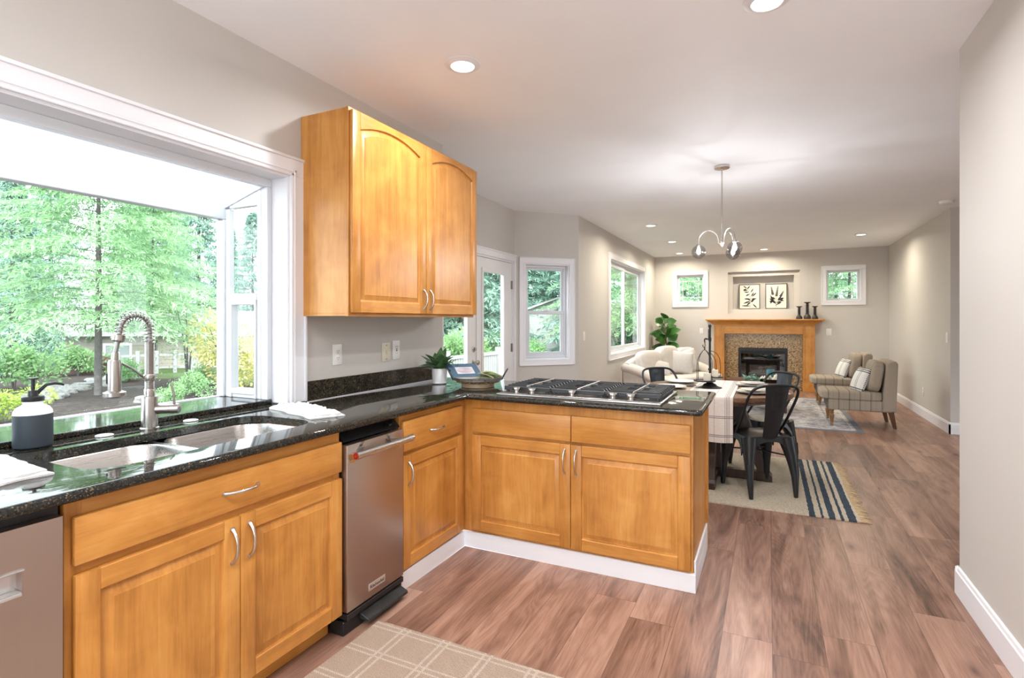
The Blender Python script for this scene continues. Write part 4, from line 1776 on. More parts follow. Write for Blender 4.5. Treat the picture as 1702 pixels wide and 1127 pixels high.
mb.box(-.058, .062, -btk / 2 - .001, -btk / 2 + .001, .045, .145)
mb.xf(M)
lb = mb.build('cover_label', LABELP, t, smooth=0)
mb = MB()
for rr_ in (.040, .033, .026, .019, .012, .005):
    mb.tube([(.002 + rr_ * 1.25 * math.cos(2 * PI * i / 28), -btk / 2 - .0014, .095 + rr_ * math.sin(2 * PI * i / 28)) for i in range(28)], .0011, 5, closed=True)
mb.xf(M)
mb.build('ring_motif', simple('mauve_print', (.36, .24, .28), .6), lb)
t.location.z = CT + .054

# ---- green leaf bundle in the tray
t = thing('leaf_bundle', 'bundle of long green leaves lying in the tray beside the book', 'leaf bundle', (bx + .075, by + .0, CT + .046))
mb = MB()
rp = random.Random(5)
for i in range(16):
    a = rp.uniform(-.5, .5) + .35
    leaf_blade(mb, (-.055 + rp.uniform(-.01, .02), -.02 + rp.uniform(-.035, .05), .004 + .0032 * i), (math.cos(a), math.sin(a), rp.uniform(.02, .16)), (0, 0, 1), rp.uniform(.12, .16), rp.uniform(.034, .046), rp.uniform(.2, .45), mi=i % 2)
mb.build('leaves', [simple('olive_leaf', (.16, .22, .07), .45, var=.3), simple('pale_leaf_edge', (.40, .40, .22), .5, var=.2)], t, smooth=60)

# ------------------------------------------------------------------ rugs
def rug_kitchen():
    g = G('beige_plaid_weave', .95, 0, spec=.1)
    x, y, z = g.xyz(g.co())
    nz = g.noise(g.co(), 220, 2)
    base = g.ramp(nz, [(.3, (.32, .235, .18)), (.7, (.47, .365, .285))])
    wv = g.math('SINE', g.math('MULTIPLY', y, 780.0))
    wx = g.math('SINE', g.math('MULTIPLY', x, 560.0))
    weave = g.math('MULTIPLY', wv, wx)
    k = None
    for co_, per, offs in ((x, .20, (.0, .030)), (y, .17, (.0, .026))):
        for o_ in offs:
            f = g.math('FRACT', g.math('DIVIDE', g.math('ADD', co_, o_ + 5), per))
            d = g.math('LESS_THAN', f, .055 if co_ is x else .05)
            k = d if k is None else g.math('MAXIMUM', k, d)
    kk = g.math('MULTIPLY', k, g.math('ADD', .42, g.math('MULTIPLY', weave, .5)))
    kk = g.math('MULTIPLY', kk, g.ramp(g.noise(g.co(), 90, 3), [(.35, .55), (.65, 1.0)]))
    col = g.mix(kk, base, (.70, .64, .57))
    g.set('Base Color', col)
    g.bump(weave, .5, .004)
    return g.m


def thick_sheet(mb, x0, x1, y0, y1, z0, z1, nx, ny, amp, seed):
    rr_ = random.Random(seed)
    ph = [rr_.uniform(0, 6.3) for _ in range(4)]

    def ex(u, v):
        x = x0 + (x1 - x0) * u
        y = y0 + (y1 - y0) * v
        w_ = amp * (math.sin(9 * v + ph[0]) * abs(2 * u - 1) + 0)
        w2 = amp * (math.sin(7 * u + ph[1]) * abs(2 * v - 1))
        return x + w_, y + w2
    mb.grid(lambda u, v: (*ex(u, v), z1), nx, ny)
    mb.grid(lambda u, v: (*ex(u, v), z0), nx, ny)
    be = [e for e in mb.bm.edges if len(e.link_faces) == 1]
    bmesh.ops.bridge_loops(mb.bm, edges=be)


mb = MB()
thick_sheet(mb, -1.572, -.45, .35, 1.897, .0005, .009, 30, 40, .004, 2)
o = mb.build('kitchen_rug', rug_kitchen(), loc=(-1.0, 1.1, 0), smooth=40)
tag(o, 'beige woven rug with white plaid lines on the floor before the sink', 'rug')

# dining rug
def rug_dining():
    g = G('cream_jute_with_stripes', .95, 0, spec=.1)
    co = g.co()
    x, y, z = g.xyz(co)
    nz = g.noise(g.map(co, scale=(1, 1.6, 1)), 75, 5, .8)
    base = g.ramp(nz, [(.32, (.36, .285, .19)), (.52, (.58, .50, .385)), (.70, (.76, .69, .57))])
    navy = g.ramp(nz, [(.35, (.025, .038, .055)), (.7, (.10, .125, .155))])
    wob = g.math('MULTIPLY', g.math('SUBTRACT', g.noise(co, 16, 4), .5), .016)
    xx = g.math('ADD', x, wob)
    k = None
    for a, b in ((.255, .292), (.327, .342), (.372, .412), (.442, .460), (.487, .534)):
        d = g.math('MULTIPLY', g.math('GREATER_THAN', xx, a), g.math('LESS_THAN', xx, b))
        k = d if k is None else g.math('MAXIMUM', k, d)
    k = g.math('MULTIPLY', k, g.ramp(nz, [(.62, 1.0), (.75, .6)]))
    g.set('Base Color', g.mix(k, base, navy))
    g.bump(nz, .8, .006)
    return g.m


t = thing('dining_rug', 'cream jute rug with navy end stripes and tan fringe under the round table', 'rug', (0, 0, 0))
mb = MB()
thick_sheet(mb, -1.85, .552, 4.205, 5.85, .0005, .010, 40, 30, .005, 4)
mb.build('woven_field', rug_dining(), t, smooth=40)
mb = MB()
rp = random.Random(21)
for i in range(150):
    y = 4.21 + 1.635 * i / 149
    L_ = rp.uniform(.055, .085)
    dy = rp.uniform(-.03, .015)
    mb.tube([(.548, y, .006), (.548 + L_ * .5, y + dy * .4, .009), (.548 + L_, y + dy, .0035)], [.0034, .0042, .0012], 5)
tag(mb.build('fringe', simple('tan_fringe', (.50, .36, .21), .95, var=.25, vscale=60), t), 'tan knotted fringe', kind='stuff')

# area rug
def rug_area():
    g = G('distressed_persian_weave', .95, 0, spec=.1)
    co = g.co()
    x, y, z = g.xyz(co)
    n1 = g.noise(co, 9, 6, .75, .6)
    n2 = g.noise(co, 34, 4, .7)
    n3 = g.noise(co, 5, 3, .6)
    base = g.ramp(n1, [(.30, (.13, .14, .17)), (.45, (.33, .33, .36)), (.55, (.52, .50, .49)), (.72, (.66, .62, .58))])
    rust = g.ramp(n2, [(.52, 0.0), (.64, .65)])
    base = g.mix(g.math('MULTIPLY', rust, g.ramp(n3, [(.4, .2), (.6, 1.0)])), base, (.30, .17, .13))
    # border bands: distance to the nearest edge
    dx = g.math('MINIMUM', g.math('SUBTRACT', 1.04, x), g.math('SUBTRACT', x, -1.30))
    dy = g.math('MINIMUM', g.math('SUBTRACT', y, 7.55), g.math('SUBTRACT', 10.55, y))
    d = g.math('MINIMUM', dx, dy)
    b1_ = g.math('LESS_THAN', d, .075)
    b2_ = g.math('MULTIPLY', g.math('GREATER_THAN', d, .10), g.math('LESS_THAN', d, .115))
    b3_ = g.math('MULTIPLY', g.math('GREATER_THAN', d, .30), g.math('LESS_THAN', d, .33))
    base = g.mix(g.math('MULTIPLY', b1_, .8), base, (.14, .15, .17))
    base = g.mix(g.math('MULTIPLY', b2_, .7), base, (.62, .60, .58))
    base = g.mix(g.math('MULTIPLY', b3_, .5), base, (.15, .15, .18))
    g.set('Base Color', base)
    g.bump(n2, .2, .003)
    return g.m


mb = MB()
thick_sheet(mb, -1.30, 1.04, 7.55, 10.55, .0005, .008, 20, 24, .002, 9)
o = mb.build('area_rug', rug_area(), smooth=40)
tag(o, 'faded grey persian-style area rug under the slipper chairs', 'rug')

# ------------------------------------------------------------------ dining table
TX, TY, TZ, TR = -.43, 4.95, .762, .62
t = thing('dining_table', 'round dark wood pedestal dining table behind the peninsula', 'table', (TX, TY, .010))
mb = MB()
mb.lathe([(TR - .02, TZ - .045), (TR - .006, TZ - .040), (TR, TZ - .032), (TR, TZ - .010), (TR - .006, TZ - .0015), (TR - .012, TZ), (0, TZ)], (0, 0, -.010), 72)
mb.lathe([(0.001, TZ - .085), (.47, TZ - .085), (.47, TZ - .045)], (0, 0, -.010), 48)
mb.build('table_top', TABLEWOOD, t, smooth=40)
for k in range(4):
    a = k * PI / 2
    ML = Matrix.Rotation(a, 4, 'Z')
    mb = MB()
    # splayed plank from near the top centre out to the foot
    mb.prism([(.10, -.045, TZ - .10), (.23, -.045, TZ - .10), (.44, -.045, .06), (.36, -.045, .06)], (0, .09, 0), bev=.004, seg=1)
    mb.prism([(.34, -.05, 0.001), (.46, -.05, 0.001), (.46, -.05, .05), (.44, -.05, .075), (.34, -.05, .075)], (0, .10, 0), bev=.004, seg=1)
    mb.xf(ML)
    mb.build('leg', TABLELEG, t, smooth=30)
mb = MB()
mb.box(-.36, .36, -.042, .042, .003, .075, .004, 1)
mb.box(-.042, .042, -.36, -.042, .003, .075, .004, 1)
mb.box(-.042, .042, .042, .36, .003, .075, .004, 1)
mb.build('base_rail', TABLELEG, t, smooth=30)
mb = MB()
mb.box(-.06, .06, -.06, .06, .075, TZ - .09, .006, 1)
mb.build('post', TABLELEG, t, smooth=30)


# table runner draped along Y
def runner_mat():
    g = G('cream_runner_with_black_lines', .9, 0, spec=.15)
    co = g.co()
    x, y, z = g.xyz(co)
    col = g.ramp(g.noise(co, 160, 3), [(.3, (.62, .555, .50)), (.7, (.74, .68, .62))])
    k = None

    def line(v, a, hw):
        return g.math('LESS_THAN', g.math('ABSOLUTE', g.math('SUBTRACT', v, a)), hw)
    for a, hw in ((.150, .0016), (.140, .0016), (.130, .0016), (.120, .0012), (.045, .0010), (-.045, .0010), (-.120, .0012), (-.130, .0016), (-.140, .0016), (-.150, .0016)):
        d = line(x, a, hw)
        k = d if k is None else g.math('MAXIMUM', k, d)
    for a in (.470, .482, .610, .622):
        k = g.math('MAXIMUM', k, g.math('MULTIPLY', line(z, a, .0024), g.math('LESS_THAN', z, .74)))
    g.set('Base Color', g.mix(g.math('MULTIPLY', k, .85), col, (.05, .045, .05)))
    g.bump(g.noise(co, 300, 2), .3, .003)
    return g.m


RXC = -.415
t = thing('table_runner', 'cream table runner with thin black lines hanging over the near table edge', 'table runner', (RXC, TY, 0))
prof = []
HW = .175
ye = -(TR + .004)
zt = TZ + .0035
prof = [(ye - .006, .425), (ye - .010, .50), (ye - .007, .60), (ye - .004, .70), (ye - .003, .742), (ye + .001, zt - .004), (ye + .012, zt)]
for i in range(1, 20):
    prof.append((ye + .012 + (-2 * ye - .024) * i / 20, zt))
prof += [(-ye - .012, zt), (-ye - .001, zt - .004), (-ye + .003, .742), (-ye + .005, .60), (-ye + .008, .45)]
mb = MB()
npf = len(prof)
TH = .0022


def rf(u, v, s):
    i = v * (npf - 1)
    a = int(min(i, npf - 2))
    k = i - a
    y = prof[a][0] * (1 - k) + prof[a + 1][0] * k
    z = prof[a][1] * (1 - k) + prof[a + 1][1] * k
    x = -HW + 2 * HW * u
    drop = max(0.0, (.74 - z)) if abs(y) > TR else 0
    wave = .010 * math.sin(u * 9 + 1) * min(1, drop * 4)
    # follow the round edge
    yy = y
    if abs(y) > TR - .02:
        yy = y + (1 if y < 0 else -1) * (TR - math.sqrt(max(.01, TR ** 2 - min(abs(x), .5) ** 2)))
    return (x, yy + (-wave if y < 0 else wave) - (s * TH if y < 0 and z < TZ - .01 else 0) + (s * TH if y > 0 and z < TZ - .01 else 0), z + (s * TH if z > TZ - .01 else 0))


mb.grid(lambda u, v: rf(u, v, 0), 26, npf - 1)
mb.grid(lambda u, v: rf(u, v, 1), 26, npf - 1)
be = [e for e in mb.bm.edges if len(e.link_faces) == 1]
bmesh.ops.bridge_loops(mb.bm, edges=be)
mb.build('runner_cloth', runner_mat(), t, smooth=60)

# ---- plates
TT = TZ + .002


def plate_thing(label, loc, r, group='place settings on the round table'):
    t_ = thing('dinner_plate', label, 'plate', loc, group=group)
    mb = MB()
    mb.lathe([(r * .55, .0005), (r * .58, .004), (r * .92, .011), (r, .015), (r * .995, .0175), (r * .9, .0155), (r * .62, .008), (0, .007)], (0, 0, 0), 40)
    mb.build('dish', PLATEM, t_)
    return t_


plate_thing('large grey plate on the round table, nearest the peninsula', (-.105, 4.72, TT), .135)
plate_thing('smaller grey plate stacked on the nearest large plate', (-.105, 4.72, TT + .0165), .105)
plate_thing('large grey plate on the round table, nearest the fireplace', (-.13, 5.22, TT), .135)
plate_thing('smaller grey plate stacked on the far large plate', (-.13, 5.22, TT + .0165), .105)
plate_thing('large grey plate on the left of the round table by the candle stand', (-.77, 4.80, TT), .135)
plate_thing('grey plate on the left of the round table towards the sofa', (-.75, 5.24, TT), .135)


def napkin(label, loc, rz, w, h, mat):
    t_ = thing('napkin', label, 'napkin', loc, rz)
    mb = MB()

    def fn(u, v, top):
        x = (u - .5) * w
        y = (v - .5) * h
        e = .006 * (math.sin(10 * u + 3 * v) * math.sin(8 * v) + 1.1) * min(1, min(u, 1 - u, v, 1 - v) / .08)
        return (x, y + .01 * math.sin(6 * u), .001 + (.003 + e if top else 0))
    mb.grid(lambda u, v: fn(u, v, 1), 18, 14)
    mb.grid(lambda u, v: fn(u, v, 0), 18, 14)
    be_ = [e for e in mb.bm.edges if len(e.link_faces) == 1]
    bmesh.ops.bridge_loops(mb.bm, edges=be_)
    mb.build('cloth', mat, t_, smooth=60)
    return t_


NAP = simple('oatmeal_linen', (.58, .52, .45), .9, var=.08, vscale=60, bump=.4, bscale=260)
DNAP = simple('brown_felt', (.10, .085, .075), .9, var=.15)
napkin('oatmeal linen napkin lying beside the near plates on the round table', (.055, 4.80, TT - .0015), .5, .17, .15, NAP)
napkin('oatmeal linen napkin bunched beside the far plates on the round table', (.03, 5.10, TT - .0015), -.3, .18, .14, NAP)
napkin('dark brown napkin on the left of the round table', (-.70, 4.98, TT - .0015), .4, .26, .11, DNAP)

# ---- candle stand
t = thing('candle_stand', 'tall black iron candle stand with hooked hanging trays on the dining table', 'candle stand', (-.455, 4.90, TT + .003))
mb = MB()
mb.lathe([(.098, .0005), (.096, .006), (.075, .012), (.058, .020), (.050, .032), (.030, .042), (.022, .050), (.010, .055), (.009, .075), (.013, .080), (.009, .086)], (0, 0, 0), 36)
mb.build('base', WROUGHT, t)
mb = MB()
mb.lathe([(.0088, .08), (.0088, .150), (.013, .152), (.016, .160), (.013, .168), (.0088, .170), (.0088, .400), (.0125, .404), (.0125, .432), (.0088, .436), (.0088, .520), (.012, .524), (.0145, .534), (.011, .544), (0, .547)], (0, 0, 0), 18)
mb.build('pole', WROUGHT, t)
sd = Vector((-.902, -.432, 0))           # hanging tray sits to this side


def sp(s, z, q=0.0):
    n_ = Vector((.432, -.902, 0))
    return tuple(sd * s + n_ * q + Vector((0, 0, z)))


mb = MB()
mb.tube([sp(-.01, .418), sp(.02, .420), sp(.035, .424), sp(.044, .420), sp(.047, .405), sp(.044, .396), sp(.040, .392)], [.006, .006, .008, .007, .006, .005, .004], 8)
mb.tube([sp(.060, .372), sp(.062, .360), sp(.054, .350), sp(.044, .352), sp(.040, .365), sp(.043, .382), sp(.042, .398)], .0034, 8)
mb.tube([sp(.013, .505), sp(.014, .46), sp(.012, .43)], .003, 6)
mb.build('hook_arm', WROUGHT, t)


def cage(name, cx, ztop, zbot, r):
    mb = MB()
    mb.tube([sp(cx, ztop + .035), sp(cx, ztop + .012)], .0052, 8)
    for k in range(4):
        a = k * PI / 2 + .35
        pts = []
        for i in range(13):
            u = i / 12
            rad = r * min(1.0, math.sin(min(1, u * 1.7) * PI / 2) ** .9)
            pts.append(sp(cx + rad * math.cos(a), ztop + .012 - (ztop + .012 - zbot) * u ** 1.25, rad * math.sin(a)))
        mb.tube(pts, .0026, 6)
    ct = Vector(sp(cx, zbot - .005))
    mb.lathe([(r * 1.05, 0), (r * 1.1, .003), (r * 1.1, .010), (r * 1.04, .008), (0, .005)], tuple(ct), 30)
    return mb.build(name, WROUGHT, t)


cage('hanging_tray', .045, .318, .062, .082)
mb = MB()
mb.tube([sp(-.005, .318), sp(-.03, .314), sp(-.06, .295), sp(-.085, .25), sp(-.092, .18), sp(-.090, .098)], .0028, 6)
mb.tube([sp(-.005, .30), sp(-.03, .275), sp(-.05, .235), sp(-.056, .18), sp(-.055, .098)], .0028, 6)
ct = Vector(sp(-.062, .088))
mb.lathe([(.048, 0), (.052, .003), (.052, .009), (.047, .008), (0, .005)], tuple(ct), 26)
mb.tube([sp(-.005, .10), sp(-.03, .092)], .004, 8)
mb.build('side_tray', WROUGHT, t)


def candle(label, loc, r, h):
    t_ = thing('pillar_candle', label, 'candle', loc, group='pillar candles on the iron stand')
    mb = MB()
    mb.lathe([(r - .002, 0.0003), (r, .002), (r, h - .002), (r - .003, h), (r * .6, h - .003), (0, h - .004)], (0, 0, 0), 28)
    mb.build('wax', CANDLE, t_)
    mb = MB()
    mb.cyl((0, 0, h - .006), (.001, 0, h + .008), .0012, seg=6)
    mb.build('wick', BLACKM, t_)


cb = Vector((-.455, 4.90, TT + .003))
candle('ivory pillar candle on the hanging tray of the iron stand', tuple(cb + Vector(sp(.022, .0625))), .031, .066)
candle('ivory pillar candle on the small side tray right of the iron pole', tuple(cb + Vector(sp(-.045, .0935))), .026, .062)


# ------------------------------------------------------------------ metal chairs
def make_chair():
    t_ = thing('metal_chair', 'x', 'chair', (0, 0, 0), group='metal cafe chairs round the dining table')
    # local: faces +Y
    mb = MB()
    outl = rounded([(-.185, -.165), (.185, -.165), (.195, .175), (-.195, .175)], [.06, .06, .07, .07], 7)
    n_ = len(outl)
    lv = [(0.985, .425), (1.0, .430), (1.0, .445), (.985, .4525), (.93, .4535), (.86, .4485), (.4, .4470)]
    rings = [[mb.bm.verts.new((x * s, y * s, z)) for x, y in outl] for s, z in lv]
    for A, B in zip(rings, rings[1:]):
        for k in range(n_):
            mb.bm.faces.new((A[k], A[(k + 1) % n_], B[(k + 1) % n_], B[k]))
    mb.bm.faces.new(rings[-1])
    mb.bm.faces.new(rings[0][::-1])
    mb.build('seat', GUNMETAL, t_, smooth=50)
    feet = {}
    for sx in (-1, 1):
        for sy in (-1, 1):
            mb = MB()
            top = Vector((.150 * sx, .135 * sy, .435))
            ft = Vector(((.190 if sy > 0 else .178) * sx, (.190 if sy > 0 else .215) * sy, .0005))
            pts, rr_ = [], []
            for i in range(10):
                k = i / 9
                p = top.lerp(ft, k)
                bow = .012 * math.sin(PI * k)
                p += Vector((sx * bow, sy * bow, 0))
                pts.append(p)
                rr_.append(.046 * (1 - k) ** 1.4 + .0145 + (.003 if .70 < k < .9 else 0))
            mb.tube(pts, rr_, 10)
            # pressed dimple rib on the outside
            a_ = top.lerp(ft, .42) + Vector((sx * .036, sy * .036, 0))
            b_ = top.lerp(ft, .80) + Vector((sx * .020, sy * .020, 0))
            mb.tube([a_, a_.lerp(b_, .5) + Vector((sx * .002, sy * .002, 0)), b_], [.008, .007, .003], 6)
            mb.build('leg', GUNMETAL, t_, smooth=50)
    # arched aprons on the four sides
    mb = MB()
    for (p, q, out_) in (((-.165, -.158), (.165, -.158), (0, -1)), ((.172, .168), (-.172, .168), (0, 1)),
                         ((.178, -.14), (.186, .15), (1, 0)), ((-.186, .15), (-.178, -.14), (-1, 0))):
        p, q = Vector((*p, 0)), Vector((*q, 0))
        pts = [p + Vector((0, 0, .44)), q + Vector((0, 0, .44))]
        m_ = 12
        spread = Vector((*out_, 0)) * .03
        for i in range(m_ + 1):
            k = 1 - i / m_
            z = .31 + (.415 - .31) * (1 - abs(2 * k - 1) ** 3.0)
            pts.append(p.lerp(q, k) + Vector((0, 0, z)) + spread * ((.44 - z) / .13))
        mb.prism(pts, Vector((*out_, 0)) * .010)
    mb.build('apron', GUNMETAL, t_, smooth=50)
    # tubular back loop
    half = [(.182, .02, .440), (.186, -.06, .53), (.192, -.130, .64), (.196, -.195, .745), (.188, -.228, .800), (.165, -.250, .832), (.125, -.262, .848), (.06, -.268, .853)]
    pts = [(x, y, z) for x, y, z in half] + [(0, -.269, .854)] + [(-x, y, z) for x, y, z in half[::-1]]
    # smooth the polyline
    for _ in range(2):
        q = [pts[0]]
        for a, b in zip(pts, pts[1:]):
            a, b = Vector(a), Vector(b)
            q += [tuple(a.lerp(b, .25)), tuple(a.lerp(b, .75))]
        q.append(pts[-1])
        pts = q
    mb = MB()
    mb.tube(pts, .0105, 10)
    mb.build('back_frame', GUNMETAL, t_, smooth=60)
    # pressed sheet back
    mb = MB()

    def bk(u, v, s):
        hw = .058 + .036 * v
        x = (u * 2 - 1) * hw
        y = -.160 - .104 * v - .012 * math.sin(PI * v) - .010 * (1 - (2 * u - 1) ** 2)
        z = .435 + .412 * v
        e = 0
        if .28 < u < .72 and .58 < v < .86:
            e = .004
        return (x, y + s * .0018 + e, z)
    mb.grid(lambda u, v: bk(u, v, 1), 18, 26)
    mb.grid(lambda u, v: bk(u, v, -1), 18, 26)
    be_ = [e for e in mb.bm.edges if len(e.link_faces) == 1]
    bmesh.ops.bridge_loops(mb.bm, edges=be_)
    mb.build('backrest', GUNMETAL, t_, smooth=40)
    mb = MB()
    mb.tube([(-.17, -.17, .30), (0, 0, .33), (.17, .17, .30)], .006, 6)
    mb.tube([(.17, -.17, .301), (0, 0, .318), (-.17, .17, .301)], .006, 6)
    mb.build('cross_brace', GUNMETAL, t_, smooth=50)
    return t_


ch0 = make_chair()
ch0.location = (-.075, 4.655, .011)
ch0.rotation_euler = (0, 0, math.atan2(.52, .85) * 1.0)
ch0['label'] = 'black metal cafe chair with its back to the camera, nearest chair at the round table'
copy_thing(ch0, (-.055, 5.39, .011), math.radians(132), 'black metal cafe chair on the fireplace side of the round table, turned to the left')
copy_thing(ch0, (-.84, 5.36, .011), math.radians(-135), 'black metal cafe chair beyond the cooktop in front of the cream sofa')

# ------------------------------------------------------------------ chandelier
t = thing('chandelier', 'brushed nickel three-globe chandelier hanging over the dining table', 'chandelier', (-.362, 4.96, CEIL))
mb = MB()
mb.lathe([(0.001, -.0005), (.062, -.0005), (.064, -.004), (.064, -.020), (.060, -.024), (.012, -.026), (.010, -.036), (.001, -.037)], (0, 0, 0), 36)
mb.build('canopy', NICKEL, t)
mb = MB()
mb.cyl((0, 0, -.03), (0, 0, -.665), .0062, seg=14)
mb.build('stem', NICKEL, t)
mb = MB()
mb.lathe([(.008, -.64), (.013, -.645), (.016, -.665), (.012, -.685), (.006, -.695), (.001, -.70)], (0, 0, 0), 20)
mb.build('hub', NICKEL, t)
import itertools
for k, az in enumerate((math.radians(185.6), math.radians(-54.4), math.radians(65.6))):
    d = Vector((math.cos(az), math.sin(az), 0))
    ra = .19
    pts = [d * .008 + Vector((0, 0, -.672)), d * .03 + Vector((0, 0, -.665))]
    for i in range(15):
        a = PI * i / 14
        cxr = .03 + (ra - .03) / 2
        pts.append(d * (cxr - (ra - .03) / 2 * math.cos(a)) + Vector((0, 0, -.640 + .085 * math.sin(a))))
    pts.append(d * ra + Vector((0, 0, -.672)))
    mb = MB()
    mb.tube(pts, .0048, 10)
    arm = mb.build('arm', NICKEL, t)
    mb = MB()
    mb.lathe([(.006, .0), (.016, -.004), (.018, -.012), (.016, -.022), (.001, -.023)], tuple(d * ra + Vector((0, 0, -.665))), 20)
    mb.build('socket', NICKEL, arm)
    gc = d * ra + Vector((0, 0, -.737))
    mb = MB()
    mb.lathe([(.060 * math.sin(PI * (i + 1) / 25), .060 * math.cos(PI * (i + 1) / 25)) for i in range(24)], tuple(gc), 36, caps=False)
    mb.build('globe', GLOBE, arm, smooth=180)
    mb = MB()
    mb.lathe([(.007, .045), (.010, .035), (.017, .012), (.018, .0), (.013, -.014), (.001, -.019)], tuple(gc), 20)
    mb.build('bulb', BULB, arm)
    ld = bpy.data.lights.new('bulb_light', 'POINT')
    ld.energy = 20.0
    ld.color = LAMP_COL
    ld.shadow_soft_size = .02
    lo = bpy.data.objects.new('bulb_light', ld)
    C.objects.link(lo)
    lo.parent = arm
    lo.location = gc + Vector((0, 0, -.030))


# ------------------------------------------------------------------ ceiling lamps
def recessed(label, x, y, watts=LAMP_W):
    t_ = thing('recessed_ceiling_light', label, 'ceiling light', (x, y, CEIL), group='recessed ceiling lights')
    mb = MB()
    mb.lathe([(.062, -.014), (.066, -.010), (.092, -.004), (.095, -.0006), (.060, -.0006)], (0, 0, 0), 36, caps=False)
    mb.build('trim_ring', WHITE, t_)
    mb = MB()
    mb.lathe([(.001, -.0125), (.045, -.0118), (.0625, -.0092), (.064, -.0006), (.001, -.0006)], (0, 0, 0), 32)
    mb.build('lens', LENS, t_)
    ld = bpy.data.lights.new('lamp_light', 'AREA')
    ld.shape = 'DISK'
    ld.size = .11
    ld.energy = watts
    ld.color = WARM_COL if y > 6 else LAMP_COL
    ld.spread = math.radians(165)
    lo = bpy.data.objects.new('lamp_light', ld)
    C.objects.link(lo)
    lo.parent = t_
    lo.location = (0, 0, -.016)
    return t_


recessed('lit recessed light in the ceiling near the arched wall cabinet', -1.438, 2.405)
recessed('recessed light cut by the top edge of the photo', -.005, 2.47)
recessed('recessed ceiling light above the living-room window, nearer the dining table', -1.483, 7.60)
recessed('recessed ceiling light above the living-room window, nearer the fireplace', -1.467, 9.32)
recessed('recessed ceiling light above the slipper chairs', 1.294, 9.80)
recessed('recessed ceiling light close above the fireplace niche', -.072, 11.05)
recessed('recessed ceiling light in the far corner above the potted fig', -1.59, 11.0)
for x, y in ((-.45, .55), (-.7, -1.0)):  # two more lamps out of view, added to brighten the kitchen
    recessed('unseen recessed light added behind the camera to brighten the kitchen', x, y)

t = thing('added_uplight', 'unseen torchiere-shaped uplight added behind the camera to brighten the ceiling', 'fill light', (-.45, -1.0, 0))  # uplight added out of view to brighten the ceiling
mb = MB()
mb.lathe([(.14, .0005), (.14, .012), (.10, .022), (.016, .03), (.012, .04), (.012, 1.30), (.03, 1.315), (.001, 1.316)], (0, 0, 0), 32)
mb.build('stand', NICKEL, t)
mb = MB()
mb.lathe([(.03, 1.31), (.10, 1.325), (.17, 1.36), (.20, 1.40), (.205, 1.40), (.175, 1.352), (.10, 1.318), (.03, 1.30)], (0, 0, 0), 36)
mb.build('bowl', NICKEL, t, smooth=60)
mb = MB()
mb.lathe([(.001, 1.345), (.06, 1.348), (.09, 1.355), (.001, 1.356)], (0, 0, 0), 24)
mb.build('lit_element', emis('added_uplight_glow', (1, .98, .95), 6.0), t)
ld = bpy.data.lights.new('added_uplight_light', 'AREA')
ld.shape = 'DISK'
ld.size = .30
ld.energy = 62.0
ld.color = (.95, .97, 1.0)
lo = bpy.data.objects.new('added_uplight_light', ld)
C.objects.link(lo)
lo.parent = t
lo.location = (0, 0, 1.398)
lo.rotation_euler = (PI, 0, 0)

t = thing('smoke_detector', 'white round smoke detector on the ceiling by the hall corner', 'smoke detector', (1.80, 7.50, CEIL))
mb = MB()
mb.lathe([(.001, -.038), (.045, -.038), (.062, -.030), (.068, -.016), (.070, -.0006), (.001, -.0006)], (0, 0, 0), 36)
mb.build('housing', PLATE_W, t)
mb = MB()
mb.lathe([(.010, -.0386), (.010, -.041), (.001, -.0415)], (.02, 0, 0), 14)
mb.build('test_button', WHITE, t)

# ------------------------------------------------------------------ fireplace
def tile_mat():
    g = G('brown_granite_tile', .18, 0, spec=.5)
    co = g.co()
    v = g.n('TexVoronoi', {'feature': 'F1'}, Vector=co, Scale=75.0)
    r = g.n('SeparateColor', Color=v.outputs['Color']).outputs[0]
    n = g.noise(co, 45, 4, .65)
    f = g.math('ADD', g.math('MULTIPLY', r, .6), g.math('MULTIPLY', n, .4))
    col = g.ramp(f, [(.18, (.06, .035, .016)), (.34, (.22, .14, .065)), (.52, (.36, .235, .115)), (.72, (.47, .34, .19)), (.88, (.55, .46, .32))])
    x, y, z = g.xyz(co)
    lx = g.math('LESS_THAN', g.math('FRACT', g.math('DIVIDE', g.math('ADD', x, 10.799), .2795)), .012)
    lz = g.math('LESS_THAN', g.math('FRACT', g.math('DIVIDE', z, .2795)), .012)
    g.set('Base Color', g.mix(g.math('MULTIPLY', g.math('MAXIMUM', lx, lz), .6), col, (.12, .08, .05)))
    return g.m


t = thing('fireplace', 'gas fireplace with a honey maple mantel and brown granite tile surround', 'fireplace', (0, YF, 0))
TILE = tile_mat()
mb = MB()
mb.box(-.80, -.54, -.015, -.0005, .0, 1.085)
mb.box(.335, .60, -.015, -.0005, .0, 1.085)
mb.box(-.54, .335, -.015, -.0005, .81, 1.085)
bmesh.ops.remove_doubles(mb.bm, verts=mb.bm.verts[:], dist=1e-5)
mb.build('tile_surround', TILE, t, smooth=0)
MZ = maple('z', 'mantel_maple_vertical', .92)
MX = maple('x', 'mantel_maple_crosswise', .92)
for (xa, xb_) in ((-.985, -.79), (.59, .785)):
    mb = MB()
    mb.box(xa, xb_, -.135, -.0005, .0, 1.26, .003, 1)
    # applied frame on the pilaster
    ring(mb, xa + .0, xb_, .14, 1.055, .028, -.145, -.134, .003)
    mb.box(xa - .004, xb_ + .004, -.150, -.0004, .0, .14, .004, 1)
    mb.box(xa - .004, xb_ + .004, -.150, -.0004, 1.055, 1.075, .003, 1)
    ring(mb, xa + .0, xb_, 1.075, 1.262, .024, -.145, -.134, .003)
    mb.build('pilaster', MZ, t, smooth=0)
mb = MB()
mb.box(-.79, .59, -.125, -.0005, 1.085, 1.26)
ring(mb, -.79, .59, 1.085, 1.262, .024, -.138, -.124, .003)
